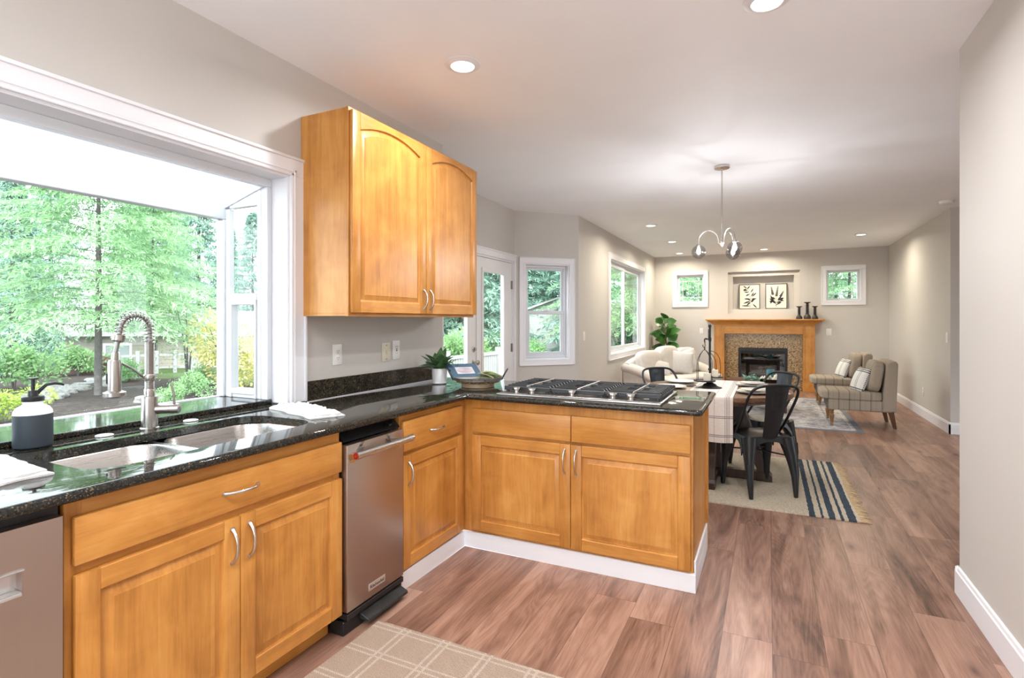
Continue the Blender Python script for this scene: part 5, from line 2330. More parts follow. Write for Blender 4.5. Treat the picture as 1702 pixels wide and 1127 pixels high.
mb.build('frieze', MX, t, smooth=0)
mb = MB()
cp = [(-.0, 1.258), (-.150, 1.258), (-.160, 1.272), (-.175, 1.278), (-.195, 1.300), (-.225, 1.322), (-.245, 1.330), (-.250, 1.345), (-.28, 1.345), (-.284, 1.35), (-.284, 1.367), (-.28, 1.371), (0, 1.371)]
# crown mitred round the ends
rings = []
for (yv, zv) in cp:
    e = max(0.0, -yv - .135)
    rings.append([mb.bm.verts.new((x, y, zv)) for x, y in ((-.985 - e, -.0005), (-.985 - e, yv), (.785 + e, yv), (.785 + e, -.0005))])
for A, B in zip(rings[1:-1], rings[2:-1] + []):
    for k in range(4):
        mb.bm.faces.new((A[k], A[(k + 1) % 4], B[(k + 1) % 4], B[k]))
mb.bm.faces.new(rings[1][::-1])
mb.bm.faces.new(rings[-2])
for rg in (rings[0], rings[-1]):
    for v in rg:
        mb.bm.verts.remove(v)
mb.build('mantel_shelf', MX, t, smooth=30)
mb = MB()
# black firebox insert
mb.box(-.538, .333, .0, .02, .745, .808)
mb.box(-.538, -.49, .0, .02, .0, .745)
mb.box(.285, .333, .0, .02, .0, .745)
mb.box(-.49, .285, .0, .02, .0, .10)
for k in range(3):
    mb.box(-.49, .285, .004, .018, .69 + .018 * k, .70 + .018 * k, .002, 1)
mb.box(-.538, .333, .02, .03, .685, .76)
mb.build('insert_frame', simple('firebox_black', (.012, .012, .013), .4), t, smooth=0)
mb = MB()
mb.box(-.538, .333, .30, .32, .0, .808)
mb.box(-.538, -.528, .03, .30, .0, .808)
mb.box(.323, .333, .03, .30, .0, .808)
mb.box(-.528, .323, .03, .30, .798, .808)
mb.box(-.528, .323, .03, .30, .0, .02)
mb.build('firebox', simple('sooty_brick', (.05, .05, .052), .8, var=.4, vscale=20), t, smooth=0)
mb = MB()
mb.box(-.49, .285, .012, .016, .10, .69)
mb.build('glass_front', FIREGLASS, t, smooth=0)
LOGM = darkwood('ceramic_log', (.10, .08, .065), (.26, .22, .18), 'x', .8)
for (p, q, r_) in (((-.36, .14, .26), (.12, .10, .27), .045), ((-.30, .20, .30), (.02, .12, .36), .038), ((.18, .20, .26), (-.10, .12, .38), .036), ((-.18, .16, .40), (.06, .18, .42), .03)):
    mb = MB()
    p, q = Vector(p), Vector(q)
    mb.tube([p.lerp(q, i / 6) + Vector((0, 0, .006 * math.sin(i * 2.1))) for i in range(7)], [r_ * (1 + .12 * math.sin(i * 1.9)) for i in range(7)], 12)
    mb.build('log', LOGM, t)
mb = MB()
mb.box(-.44, .24, .06, .26, .02, .235)
mb.build('burner_bed', simple('burner_ash', (.06, .06, .06), .9, var=.4), t, smooth=0)


# ---- candlesticks
CSM = simple('dark_turned_wood', (.030, .024, .020), .5, var=.3)


def candlestick(label, x, y, h, w):
    t_ = thing('candlestick', label, 'candlestick', (x, y, 1.3715), group='candlesticks on the mantel')
    s = h / .30
    mb = MB()
    base = [(w, .0005), (w * 1.02, .01), (w * 1.05, .03 * s), (w * .85, .060 * s), (w * .45, .088 * s), (w * .36, .098 * s)]
    z = .100 * s
    while z < h - .05 * s:
        base += [(w * .34, z), (w * .62, z + .006 * s), (w * .62, z + .010 * s), (w * .32, z + .018 * s)]
        z += .028 * s
    mb.lathe(base + [(w * .30, h - .035 * s)], (0, 0, 0), 24)
    mb.build('turned_stem', CSM, t_, smooth=60)
    mb = MB()
    mb.lathe([(w * .30, h - .036 * s), (w * .45, h - .024), (w * .95, h - .010), (w * 1.0, h - .004), (w * .95, h), (0, h - .003)], (0, 0, 0), 24)
    mb.build('cup', CSM, t_)


candlestick('short dark turned candlestick, the left one on the mantel', .525, YF - .14, .242, .052)
candlestick('tallest dark turned candlestick, middle one on the mantel', .66, YF - .14, .318, .058)
candlestick('short dark turned candlestick at the right end of the mantel', .785, YF - .14, .242, .050)


# ---- botanical prints
def botanical(label, cx, kind):
    t_ = thing('framed_print', label, 'framed print', (cx, YF + .25, 1.575))
    w_, h_ = .385, .50
    tilt = Matrix.Translation((0, -.060, .0)) @ Matrix.Rotation(math.radians(-5), 4, 'X')
    mb = MB()
    ring(mb, -w_ / 2, w_ / 2, .0, h_, .012, -.022, .0, .002)
    mb.xf(tilt)
    mb.build('frame', simple('thin_black_frame', (.03, .028, .025), .4), t_, smooth=0)
    mb = MB()
    mb.box(-w_ / 2 + .010, w_ / 2 - .010, -.012, -.004, .010, h_ - .010)
    mb.xf(tilt)
    pp_ = mb.build('paper', PAPER, t_, smooth=0)
    mb = MB()
    yv = -.0135

    def lf(x, z, a, L, W):
        pts = []
        m_ = 10
        for i in range(m_ + 1):
            k = i / m_
            pts.append((k, math.sin(PI * k) ** .8))
        up_ = [(x + math.cos(a) * L * k - math.sin(a) * W * s / 2, z + math.sin(a) * L * k + math.cos(a) * W * s / 2) for k, s in pts]
        dn_ = [(x + math.cos(a) * L * k + math.sin(a) * W * s / 2, z + math.sin(a) * L * k - math.cos(a) * W * s / 2) for k, s in pts[1:-1]][::-1]
        mb.prism([(p[0], yv, p[1]) for p in up_ + dn_], (0, .001, 0))
    if kind == 0:
        mb.tube([(.015, yv, .02), (.015, yv, .11), (.02, yv, .20), (.0, yv, .30), (-.03, yv, .40), (-.05, yv, .44)], .0022, 5)
        mb.tube([(.02, yv, .19), (.045, yv, .26), (.07, yv, .33)], .0014, 5)
        mb.tube([(.015, yv, .05), (.05, yv, .09), (.10, yv, .13)], .0014, 5)
        for (x, z, a, L, W) in ((-.05, .42, 2.5, .08, .022), (-.05, .41, 3.5, .07, .024), (-.045, .40, .9, .09, .022), (-.03, .385, 3.3, .09, .024), (-.01, .34, 3.1, .09, .024), (.0, .30, 3.6, .08, .026),
                               (.02, .33, 1.0, .10, .02), (.03, .25, 1.05, .10, .022), (.05, .25, .8, .11, .024), (.02, .20, 3.1, .12, .028), (.03, .20, .05, .10, .028), (.02, .16, 3.5, .14, .030), (.02, .15, .6, .11, .030),
                               (.02, .14, 3.9, .10, .03), (.03, .13, .9, .09, .03), (.015, .06, 3.1, .16, .026), (.06, .10, -.8, .11, .024), (.02, .17, 2.6, .09, .026)):
            lf(x, z, a, L, W)
    else:
        for (pts, n_) in (([(.0, .02), (.0, .12), (.005, .25), (.03, .44)], 11), ([(.0, .05), (-.03, .16), (-.06, .28), (-.085, .43)], 10), ([(.0, .06), (.05, .15), (.08, .24), (.125, .34)], 8), ([(-.02, .10), (-.07, .18), (-.10, .27)], 4)):
            mb.tube([(x, yv, z) for x, z in pts], .0016, 5)
            (x0_, z0_), (x1_, z1_) = pts[-2], pts[-1]
            for i in range(n_):
                k = i / (n_ - 1)
                for s in (-1, 1):
                    x = x0_ + (x1_ - x0_) * k
                    z = z0_ + (z1_ - z0_) * k
                    lf(x, z, PI / 2 + s * .95, .026 * (1.15 - .6 * k), .017 * (1.1 - .5 * k))
        for (x, z, a, L, W) in ((0, .10, 2.5, .12, .026), (0, .08, .5, .11, .026), (0, .13, 2.9, .10, .028), (0, .12, .3, .10, .026), (-.03, .16, 2.7, .10, .03), (-.04, .17, 3.5, .09, .03), (-.05, .18, 2.2, .08, .03),
                               (.02, .17, .2, .11, .03), (.03, .18, .8, .09, .03), (.05, .18, -.3, .09, .028), (-.06, .18, 4.2, .09, .03), (-.01, .19, 2.6, .09, .028), (.06, .2, .15, .08, .026)):
            lf(x, z, a, L, W)
    mb.xf(tilt)
    mb.build('plant_drawing', INK, pp_, smooth=0)


botanical('black-framed botanical print of a leafy twig, the left one in the niche', -.342, 0)
botanical('black-framed botanical print of flower spikes, the right one in the niche', .140, 1)

# ------------------------------------------------------------------ slipper chairs
def stripes(name, axis, period=.115, base=(.34, .285, .225)):
    g = G(name, .9, 0, spec=.15)
    co = g.co()
    x, y, z = g.xyz(co)
    v = {'x': x, 'y': y}[axis]
    f = g.math('FRACT', g.math('ADD', g.math('DIVIDE', v, period), .22))
    k = g.math('LESS_THAN', f, .055)
    k2 = g.math('MULTIPLY', g.math('GREATER_THAN', f, .10), g.math('LESS_THAN', f, .125))
    k = g.math('MAXIMUM', k, g.math('MULTIPLY', k2, .7))
    k3 = g.math('MULTIPLY', g.math('GREATER_THAN', f, .5), g.math('LESS_THAN', f, .53))
    k = g.math('MAXIMUM', k, g.math('MULTIPLY', k3, .35))
    n = g.noise(co, 200, 3)
    col = g.ramp(n, [(.3, tuple(c * .88 for c in base)), (.7, tuple(c * 1.1 for c in base))])
    g.set('Base Color', g.mix(g.math('MULTIPLY', k, .8), col, (.05, .048, .055)))
    g.bump(n, .3, .003)
    return g.m


STX = stripes('striped_linen_across', 'x')
STY = stripes('striped_linen_down', 'y', .095)


def slipper_chair(label, loc):
    t_ = thing('slipper_chair', label, 'chair', loc, group='striped slipper chairs')
    W_ = .60
    # local: faces -X, x from 0 (front) to .82 (back), y 0..W
    mb = MB()
    mb.box(.09, .78, .01, W_ - .01, .20, .335, .018, 3)
    mb.build('seat_base', STX, t_, smooth=50)
    mb = MB()
    mb.cushion((.355, W_ / 2, .385), .69, W_ + .01, .125, .28, 18)
    mb.build('seat_cushion', STX, t_, smooth=180)
    mb = MB()
    mb.prism([(.665, 0, .21), (.815, 0, .21), (.835, 0, .80), (.815, 0, .832), (.755, 0, .835), (.715, 0, .80)], (0, W_, 0), bev=.02, seg=3)
    mb.build('backrest', STY, t_, smooth=50)
    mb = MB()
    mb.cushion((.62, W_ / 2, .63), .15, W_ - .03, .40, .42, 16, M=Matrix.Rotation(math.radians(10), 4, 'Y'))
    mb.build('back_cushion', STY, t_, smooth=180)
    for yy in (.045, W_ - .045):
        mb = MB()
        mb.lathe([(.017, .0005), (.019, .012), (.014, .018), (.020, .06), (.028, .11), (.029, .135), (.019, .150), (.027, .158), (.027, .168), (.020, .174), (.028, .185), (.028, .202)], (.135, yy, 0), 20)
        mb.build('front_leg', HONEYLEG, t_, smooth=50)
        mb = MB()
        mb.prism([(.735, yy - .02, .21), (.795, yy - .02, .21), (.825, yy - .015, .0005), (.79, yy - .015, .0005)], (0, .04, 0), bev=.004, seg=1)
        mb.build('rear_leg', WALNUTLEG, t_, smooth=30)
    return t_


slipper_chair('striped beige slipper chair standing nearest on the right of the living room', (.60, 7.93, .0085))
slipper_chair('striped beige slipper chair behind the first one, nearer the fireplace', (.60, 9.70, .0085))


def pillow_lines():
    g = G('white_pillow_with_black_lines', .9, 0, spec=.1)
    co = g.co()
    x, y, z = g.xyz(co)
    base = g.ramp(g.noise(co, 180, 3), [(.3, (.68, .66, .62)), (.7, (.80, .78, .75))])
    k = None

    def ln(v, a, hw):
        return g.math('LESS_THAN', g.math('ABSOLUTE', g.math('SUBTRACT', v, a)), hw)
    for a in (.10, .125, .15, -.13):
        d = ln(z, a, .006)
        k = d if k is None else g.math('MAXIMUM', k, d)
    for a in (.04, .07, -.12):
        k = g.math('MAXIMUM', k, ln(x, a, .004))
    g.set('Base Color', g.mix(g.math('MULTIPLY', k, .9), base, (.03, .035, .05)))
    g.bump(g.noise(co, 260, 2), .3, .003)
    return g.m


PILM = pillow_lines()
FILLM = simple('cream_pillow_back', (.62, .57, .49), .9, bump=.3, bscale=250)


def throw_pillow(name, label, loc, rot, w, h, tk, mat, group, trim=None):
    t_ = thing(name, label, 'pillow', loc, group=group)
    t_.rotation_euler = rot
    mb = MB()
    mb.pillow((0, 0, 0), w, h, tk)
    mb.build('cover', mat, t_, smooth=180)
    if trim:
        mb = MB()
        for s in (-1, 1):
            for i in range(15):
                k = -1 + 2 * i / 14
                mb.cushion((s * (w / 2 - .004 - .045 * w * (1 - k * k)) , 0, k * h / 2 * .97), .018, .012, .012, 1.0, 4)
        mb.build('pompom_trim', trim, t_, smooth=180)
    return t_


# pillow faces the seat front (-X): local -y is the front, so rotate +90deg about z then lean back
def lean(rz, back):
    return (math.radians(-back), 0, rz)


throw_pillow('accent_pillow', 'white pillow with black lines leaning on the nearest slipper chair', (1.075, 8.17, .588), lean(-PI / 2 + .25, 22), .36, .34, .13, PILM, 'black-lined pillows on the slipper chairs', BLACKM)
throw_pillow('accent_pillow', 'white pillow with black lines leaning on the farther slipper chair', (1.075, 9.94, .588), lean(-PI / 2 + .25, 22), .36, .34, .13, PILM, 'black-lined pillows on the slipper chairs', BLACKM)

# ------------------------------------------------------------------ sofa
# local: near end at y=0, faces +x, rear at x=0; turned a little towards the kitchen
t = thing('sofa', 'cream slipcovered sofa with rolled arms angled before the living-room window', 'sofa', (-2.11, 8.42, .0065), math.radians(-25.5))
SL = 1.78
mb = MB()
mb.box(.03, .80, .06, SL - .06, .002, .32, .02, 2)
mb.build('skirted_base', SOFAF, t, smooth=50)
for k in range(2):
    mb = MB()
    yc = .16 + (SL - .32) * (k + .5) / 2
    mb.cushion((.50, yc, .385), .70, (SL - .32) / 2 - .004, .17, .28, 16)
    mb.build('seat_cushion', SOFAF, t, smooth=180)
for yy in (.085, SL - .085):
    mb = MB()
    mb.prism([(.02, yy - .07, .01), (.60, yy - .07, .01), (.60, yy - .07, .44), (.30, yy - .07, .55), (.02, yy - .07, .60)], (0, .14, 0), bev=.02, seg=2)

    def armf(u, v, yy=yy):
        a = 2 * PI * v
        x = .0 + .62 * u
        rr_ = .105 * (1 if .03 < u < .97 else .80)
        return (x, yy + rr_ * math.cos(a), .585 - .16 * u ** 1.8 + rr_ * .8 * math.sin(a))
    mb.grid(armf, 22, 20)
    for x_, zz_ in ((.0, .585), (.62, .425)):
        mb.lathe([(0.001, -.006), (.085, -.006), (.085, .006), (.001, .006)], (x_, yy, zz_), 20, M=Matrix.Rotation(PI / 2, 4, 'Y') @ Matrix.Scale(.8, 4, (1, 0, 0)))
    mb.build('arm', SOFAF, t, smooth=60)
mb = MB()


def backf(u, v):
    y = .03 + (SL - .06) * u
    hgt = .66 + .17 * math.sin(PI * min(1, max(0, u))) ** .7
    a = v * 2 * PI
    xx = .08 + .085 * math.copysign(abs(math.cos(a)) ** .5, math.cos(a))
    zz = (.10 + hgt) / 2 + (hgt - .10) / 2 * math.copysign(abs(math.sin(a)) ** .45, math.sin(a))
    return (xx, y, zz)


mb.grid(backf, 30, 30)
be = [e for e in mb.bm.edges if len(e.link_faces) == 1]
bmesh.ops.holes_fill(mb.bm, edges=be)
mb.build('backrest', SOFAF, t, smooth=50)
for k in range(3):
    mb = MB()
    yc = .14 + (SL - .28) * (k + .5) / 3
    hh = (.43, .49, .45)[k]
    mb.cushion((.245, yc, .43 + hh / 2), .24, (SL - .28) / 3 + .012, hh, .52, 16, M=Matrix.Rotation(math.radians(-12), 4, 'Y'))
    mb.build('back_cushion', SOFAF, t, smooth=180)
PW = simple('white_pillow_linen', (.66, .64, .615), .9, var=.05, bump=.4, bscale=220)
throw_pillow('throw_pillow', 'plump white ruffled pillow standing upright on the sofa', (-1.29, 9.14, .655), (math.radians(-18), math.radians(8), .42), .40, .40, .17, PW, 'white pillows on the sofa', PW)
throw_pillow('throw_pillow', 'low white pillow lying back at the near end of the sofa', (-1.55, 8.72, .585), (math.radians(-32), math.radians(14), .75), .36, .28, .14, PW, 'white pillows on the sofa')
throw_pillow('throw_pillow', 'white pillow tucked behind the ruffled pillow on the sofa', (-1.26, 9.40, .665), (math.radians(-16), math.radians(-8), .55), .40, .40, .14, PW, 'white pillows on the sofa')

# ------------------------------------------------------------------ fiddle-leaf fig
t = thing('fiddle_leaf_fig', 'tall fiddle-leaf fig in the corner behind the sofa', 'potted plant', (-1.86, 11.15, 0))
mb = MB()
mb.lathe([(.13, .0005), (.15, .01), (.18, .30), (.185, .34), (.17, .34), (.165, .31), (0, .30)], (0, 0, 0), 32)
mb.build('pot', PORC, t)
mb = MB()
mb.tube([(0, 0, .30), (.02, -.01, .55), (.0, .0, .85), (-.03, .0, 1.10), (-.05, .0, 1.36)], [.018, .016, .013, .010, .006], 8)
mb.build('trunk', simple('grey_brown_bark', (.16, .11, .07), .8), t)
rp = random.Random(31)
for i in range(24):
    k = i / 23
    z = .66 + .70 * k
    a = i * 2.39996
    el = rp.uniform(-.1, .75) + .3 * k
    d = Vector((math.cos(a) * math.cos(el), math.sin(a) * math.cos(el), math.sin(el)))
    cx_ = -.05 * max(0, (z - .85)) * 2
    mb = MB()
    b = Vector((cx_, 0, z))
    L_ = rp.uniform(.25, .34) * (1 - .22 * k)
    st_ = b + d * .05
    mb.tube([b, st_], .004, 5)
    leaf_blade(mb, st_, d, Vector((.35, -1.0, .75)) + Vector((rp.uniform(-.5, .5), 0, rp.uniform(-.4, .4))), L_, L_ * .74, rp.uniform(.15, .5), n=8, fold=.16)
    mb.build('leaf', FIGLEAF, t, smooth=60)

# ------------------------------------------------------------------ coffee table
CTZ = .43
t = thing('coffee_table', 'low dark red wood coffee table between sofa and fireplace', 'coffee table', (-.12, 9.0, .0085))
mb = MB()
mb.box(-.42, .42, -.42, .42, CTZ - .035, CTZ - .0085, .006, 2)
mb.build('table_top', MAHOG, t, smooth=30)
mb = MB()
mb.box(-.36, .36, -.36, .36, CTZ - .13, CTZ - .035)
mb.build('apron', MAHOG, t, smooth=0)
for sx in (-1, 1):
    for sy in (-1, 1):
        mb = MB()
        mb.prism([(sx * .33 - .03, sy * .33 - .03, CTZ - .035), (sx * .33 + .03, sy * .33 - .03, CTZ - .035), (sx * .33 + .03, sy * .33 + .03, CTZ - .035), (sx * .33 - .03, sy * .33 + .03, CTZ - .035)], (0, 0, -(CTZ - .0355)), bev=.004, seg=1)
        mb.build('leg', MAHOG, t, smooth=30)
t = thing('dough_bowl', 'black oval bowl on the coffee table holding white bulbs', 'bowl', (.06, 8.80, CTZ))
mb = MB()
SXM = Matrix.Scale(1.9, 4, (1, 0, 0))
mb.lathe([(.07, .0005), (.085, .004), (.115, .045), (.118, .05), (.112, .05), (.08, .012), (0, .010)], (0, 0, 0), 36, M=SXM)
mb.build('shell', simple('black_stained_wood', (.02, .018, .017), .4), t)
proto = None
rp = random.Random(8)
spots = [(-.14, .01), (-.085, -.03), (-.03, .03), (.02, -.03), (.07, .025), (.12, -.02), (.16, .015), (-.11, .05), (.10, .06), (-.055, .0), (.045, .04)]
for i, (x, y) in enumerate(spots):
    lab = 'small white bulb heaped with its likes in the black bowl'
    z = CTZ + .050 if i < 9 else CTZ + .085
    if proto is None:
        proto = thing('garlic_bulb', lab, 'bulb', (.06 + x, 8.80 + y, z), group='white bulbs in the black bowl')
        mb = MB()
        mb.lathe([(.006, -.030), (.022, -.026), (.034, -.010), (.035, .004), (.026, .020), (.010, .030), (.005, .040), (.001, .042)], (0, 0, 0), 14)
        mb.build('skin', GARLIC, proto, smooth=180)
    else:
        copy_thing(proto, (.06 + x, 8.80 + y, z), rp.uniform(0, 6))
t = thing('teal_mug', 'teal ceramic mug standing behind the white bulbs on the coffee table', 'mug', (.03, 9.12, CTZ))
mb = MB()
mb.lathe([(.050, .0005), (.054, .004), (.056, .16), (.054, .162), (.051, .158), (.048, .01), (0, .008)], (0, 0, 0), 28)
mb.build('body', TEAL, t)
mb = MB()
mb.tube([(.054, 0, .135), (.085, 0, .135), (.094, 0, .10), (.085, 0, .06), (.054, 0, .05)], .007, 8)
mb.build('handle', TEAL, t)
t = thing('greenery_bunch', 'bunch of pale sage leaves lying on the coffee table left of the bowl', 'greenery', (-.22, 8.70, CTZ))
mb = MB()
rp = random.Random(14)
for i in range(60):
    a = rp.uniform(0, 6.28)
    el = rp.uniform(.0, 1.2)
    leaf_blade(mb, (rp.uniform(-.09, .09), rp.uniform(-.06, .06), rp.uniform(.005, .05)), (math.cos(a) * math.cos(el), math.sin(a) * math.cos(el) * .6, math.sin(el) * .9 + .05), (0, 0, 1), rp.uniform(.06, .11), rp.uniform(.035, .055), rp.uniform(.2, .6), n=5)
mb.build('leaves', SAGE, t, smooth=60)

# ------------------------------------------------------------------ outdoors
def rayp(px, d):
    """plan point seen at photo column px and depth d (used to set the garden out on the ground)"""
    th = math.atan2(426.0, 889.0)
    u = (px - 851.0) / 889.0
    return (d * (-math.sin(th) + math.cos(th) * u), d * (math.cos(th) + math.sin(th) * u))


def gz(x, y):
    r = math.hypot(x, y)
    if y < 13 and x < -4:
        return -.45 - .010 * max(0.0, r - 7)
    k = min(1.0, max(0.0, (y - 13) / 6)) if x < -4 else 1.0
    return (-.45 - .010 * max(0.0, r - 7)) * (1 - k) + k * (-.42 - .012 * max(0.0, r - 7))


def ground_mat():
    g = G('garden_ground', .95, 0, spec=.1)
    co = g.co()
    x, y, z = g.xyz(co)
    n = g.noise(co, 9, 6, .7)
    n2 = g.noise(co, .7, 3)
    mulch = g.ramp(n, [(.3, (.024, .020, .019)), (.7, (.075, .062, .058))])
    lawn = g.ramp(n, [(.3, (.05, .085, .030)), (.7, (.095, .135, .055))])
    # lawn lies beyond the planting bed: y > 11 or so, with a wavering edge
    e = g.math('ADD', g.math('ADD', y, g.math('MULTIPLY', n2, 4.0)), g.math('MULTIPLY', x, .15))
    k = g.ramp(g.math('MULTIPLY', g.math('SUBTRACT', e, 8.5), .25), [(.4, 0.0), (.6, 1.0)])
    g.set('Base Color', g.mix(k, mulch, lawn))
    g.bump(n, .6, .05)
    return g.m


mb = MB()
XS = [-95, -70, -50, -40, -32, -26, -22, -18, -15, -12, -10, -8, -6, -4.5, -3.2, -2.2, 0, 3, 8, 15, 30, 50]
YS = [-20, -10, -4, 0, 2, 4, 6, 8, 10, 12, 14, 17, 20, 24, 28, 34, 42, 52, 70, 95]
V = [[mb.bm.verts.new((x, y, gz(x, y))) for y in YS] for x in XS]
for i in range(len(XS) - 1):
    for j in range(len(YS) - 1):
        mb.bm.faces.new((V[i][j], V[i + 1][j], V[i + 1][j + 1], V[i][j + 1]))
tag(mb.build('ground', ground_mat(), smooth=180), kind='structure')


def leafmat(name, lo, hi, rough=.55):
    g = G(name, rough, 0, spec=.25)
    n = g.noise(g.co(), 1.6, 4, .65)
    n2 = g.noise(g.co(), 14, 3, .65)
    f = g.math('ADD', g.math('MULTIPLY', n, .55), g.math('MULTIPLY', n2, .45))
    g.set('Base Color', g.ramp(f, [(.36, lo), (.64, hi)]))
    # thin leaves let light through
    tr = g.n('BsdfTranslucent')
    g.t.links.new(g.ramp(f, [(.36, tuple(c * 1.1 for c in lo)), (.64, tuple(min(1, c * 1.25) for c in hi))]), tr.inputs[0])
    mx = g.n('MixShader')
    mx.inputs[0].default_value = .35
    g.t.links.new(g.b.outputs[0], mx.inputs[1])
    g.t.links.new(tr.outputs[0], mx.inputs[2])
    g.t.links.new(mx.outputs[0], g.out.inputs[0])
    return g.m


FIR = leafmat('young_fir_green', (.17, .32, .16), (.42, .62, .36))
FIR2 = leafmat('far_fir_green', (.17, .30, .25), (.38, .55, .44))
BUSH = leafmat('shrub_green', (.12, .25, .10), (.32, .50, .24))
YBUSH = leafmat('golden_cypress', (.36, .36, .12), (.64, .60, .28))
LIME = leafmat('lime_shrub', (.17, .28, .04), (.38, .48, .10))
BARK = simple('grey_fir_bark', (.085, .080, .076), .9, var=.3, vscale=12, bump=.6, bscale=30)


def quads_from(centres, dirs, ups, L, W):
    """leaf sprays: quads of length L along dirs, width W"""
    d = dirs / np.linalg.norm(dirs, axis=1, keepdims=True)
    s = np.cross(d, ups)
    s /= np.linalg.norm(s, axis=1, keepdims=True) + 1e-9
    L = L[:, None]
    W = W[:, None]
    a = centres - s * W * .25
    b = centres + d * L * .55 - s * W * .5
    c = centres + d * L
    e = centres + d * L * .55 + s * W * .5
    v = np.stack([a, b, c, e], axis=1).reshape(-1, 3)
    f = np.arange(len(v), dtype=np.int32).reshape(-1, 4)
    return v, f


def conifer(name, label, h, r, nb, tw, nq, seed, z0, trunk_r, mat, droop=.28, qs=1.0, group=None):
    rg = np.random.default_rng(seed)
    t_ = thing(name, label, 'tree', (0, 0, 0), group=group)
    Cc, Dd, Uu, Ll, Ww = [], [], [], [], []
    wood = MB()
    wood.tube([(0, 0, -.3), (.02, 0, h * .3), (-.02, .02, h * .6), (0, 0, h)], [trunk_r * 1.15, trunk_r * .85, trunk_r * .5, .01], 10)
    for i in range(nb):
        k = (i + rg.random()) / nb
        z = z0 + (h - z0) * k ** 1.1
        Lb = r * (1 - k) ** .75 * rg.uniform(.6, 1.1) + .12
        az = i * 2.39996 + rg.uniform(-.4, .4)
        d = np.array([math.cos(az), math.sin(az), 0])
        sd_ = np.array([-d[1], d[0], 0])
        rise = rg.uniform(.05, .30) + .5 * k ** 2
        pts = []
        m = 9
        for j in range(m + 1):
            u = j / m
            pts.append(np.array([0, 0, z]) + d * Lb * u + np.array([0, 0, Lb * (rise * u - droop * 1.5 * u * u)]))
        if i % 2 == 0:
            wood.tube([tuple(p) for p in pts[::3]], [trunk_r * .16, trunk_r * .10, trunk_r * .06, .004], 5)
        for j in range(tw):
            u = .18 + .82 * (j + rg.random()) / tw
            p = np.array([0, 0, z]) + d * Lb * u + np.array([0, 0, Lb * (rise * u - droop * 1.5 * u * u)])
            sl = (.34 * Lb * (1.12 - u) + .10) * rg.uniform(.6, 1.15)
            s = 1 if j % 2 else -1
            td = d * .75 + sd_ * s * rg.uniform(.4, 1.0) + np.array([0, 0, -.22 + rg.uniform(-.15, .15)])
            td /= np.linalg.norm(td)
            for q in range(nq):
                v = (q + rg.random()) / nq
                c = p + td * sl * v + np.array([0, 0, -droop * .5 * sl * v * v])
                qd = td + rg.normal(0, .45, 3) + np.array([0, 0, -.15])
                Cc.append(c)
                Dd.append(qd)
                Uu.append(rg.normal(0, .35, 3) + np.array([0, 0, 1]))
                Ll.append(rg.uniform(.08, .19) * qs)
                Ww.append(rg.uniform(.016, .036) * qs)
    v, f = quads_from(np.array(Cc), np.array(Dd), np.array(Uu), np.array(Ll), np.array(Ww))
    wood.build('trunk', BARK, t_, smooth=50)
    raw_mesh('foliage', v, f, mat, t_)
    return t_


def shrub(name, label, rx, ry, rz_, n, seed, mat, qs=1.0, trunks=3, group=None, cat='shrub'):
    rg = np.random.default_rng(seed)
    t_ = thing(name, label, cat, (0, 0, 0), group=group)
    lob = [(rg.normal(0, .45), rg.normal(0, .45), rg.uniform(.35, 1.0), rg.uniform(.35, .65)) for _ in range(9)]
    Cc, Dd, Uu, Ll, Ww = [], [], [], [], []
    for i in range(n):
        l = lob[rg.integers(len(lob))]
        v = rg.normal(0, 1, 3)
        v /= np.linalg.norm(v)
        rad = l[3] * rg.uniform(.65, 1.0)
        c = np.array([l[0] + v[0] * rad, l[1] + v[1] * rad, max(.02, l[2] + v[2] * rad * .8)])
        Cc.append(c * np.array([rx, ry, rz_ * .72]))
        Dd.append(v + rg.normal(0, .5, 3))
        Uu.append(rg.normal(0, 1, 3))
        Ll.append(rg.uniform(.06, .13) * qs)
        Ww.append(rg.uniform(.035, .07) * qs)
    v, f = quads_from(np.array(Cc), np.array(Dd), np.array(Uu), np.array(Ll), np.array(Ww))
    wood = MB()
    for i in range(trunks):
        a = 2.1 * i
        wood.tube([(0, 0, -.15), (.12 * rx * math.cos(a), .12 * ry * math.sin(a), rz_ * .4), (.4 * rx * math.cos(a), .4 * ry * math.sin(a), rz_ * .8)], [.03 * rx, .022 * rx, .008 * rx], 6)
    wood.build('stem', BARK, t_, smooth=50)
    raw_mesh('foliage', v, f, mat, t_)
    return t_


def put(t_, px, d, rz=0, s=1.0, dz=0.0):
    x, y = rayp(px, d)
    t_.location = (x, y, gz(x, y) + dz)
    t_.rotation_euler = (0, 0, rz)
    t_.scale = (s, s, s)
    return t_


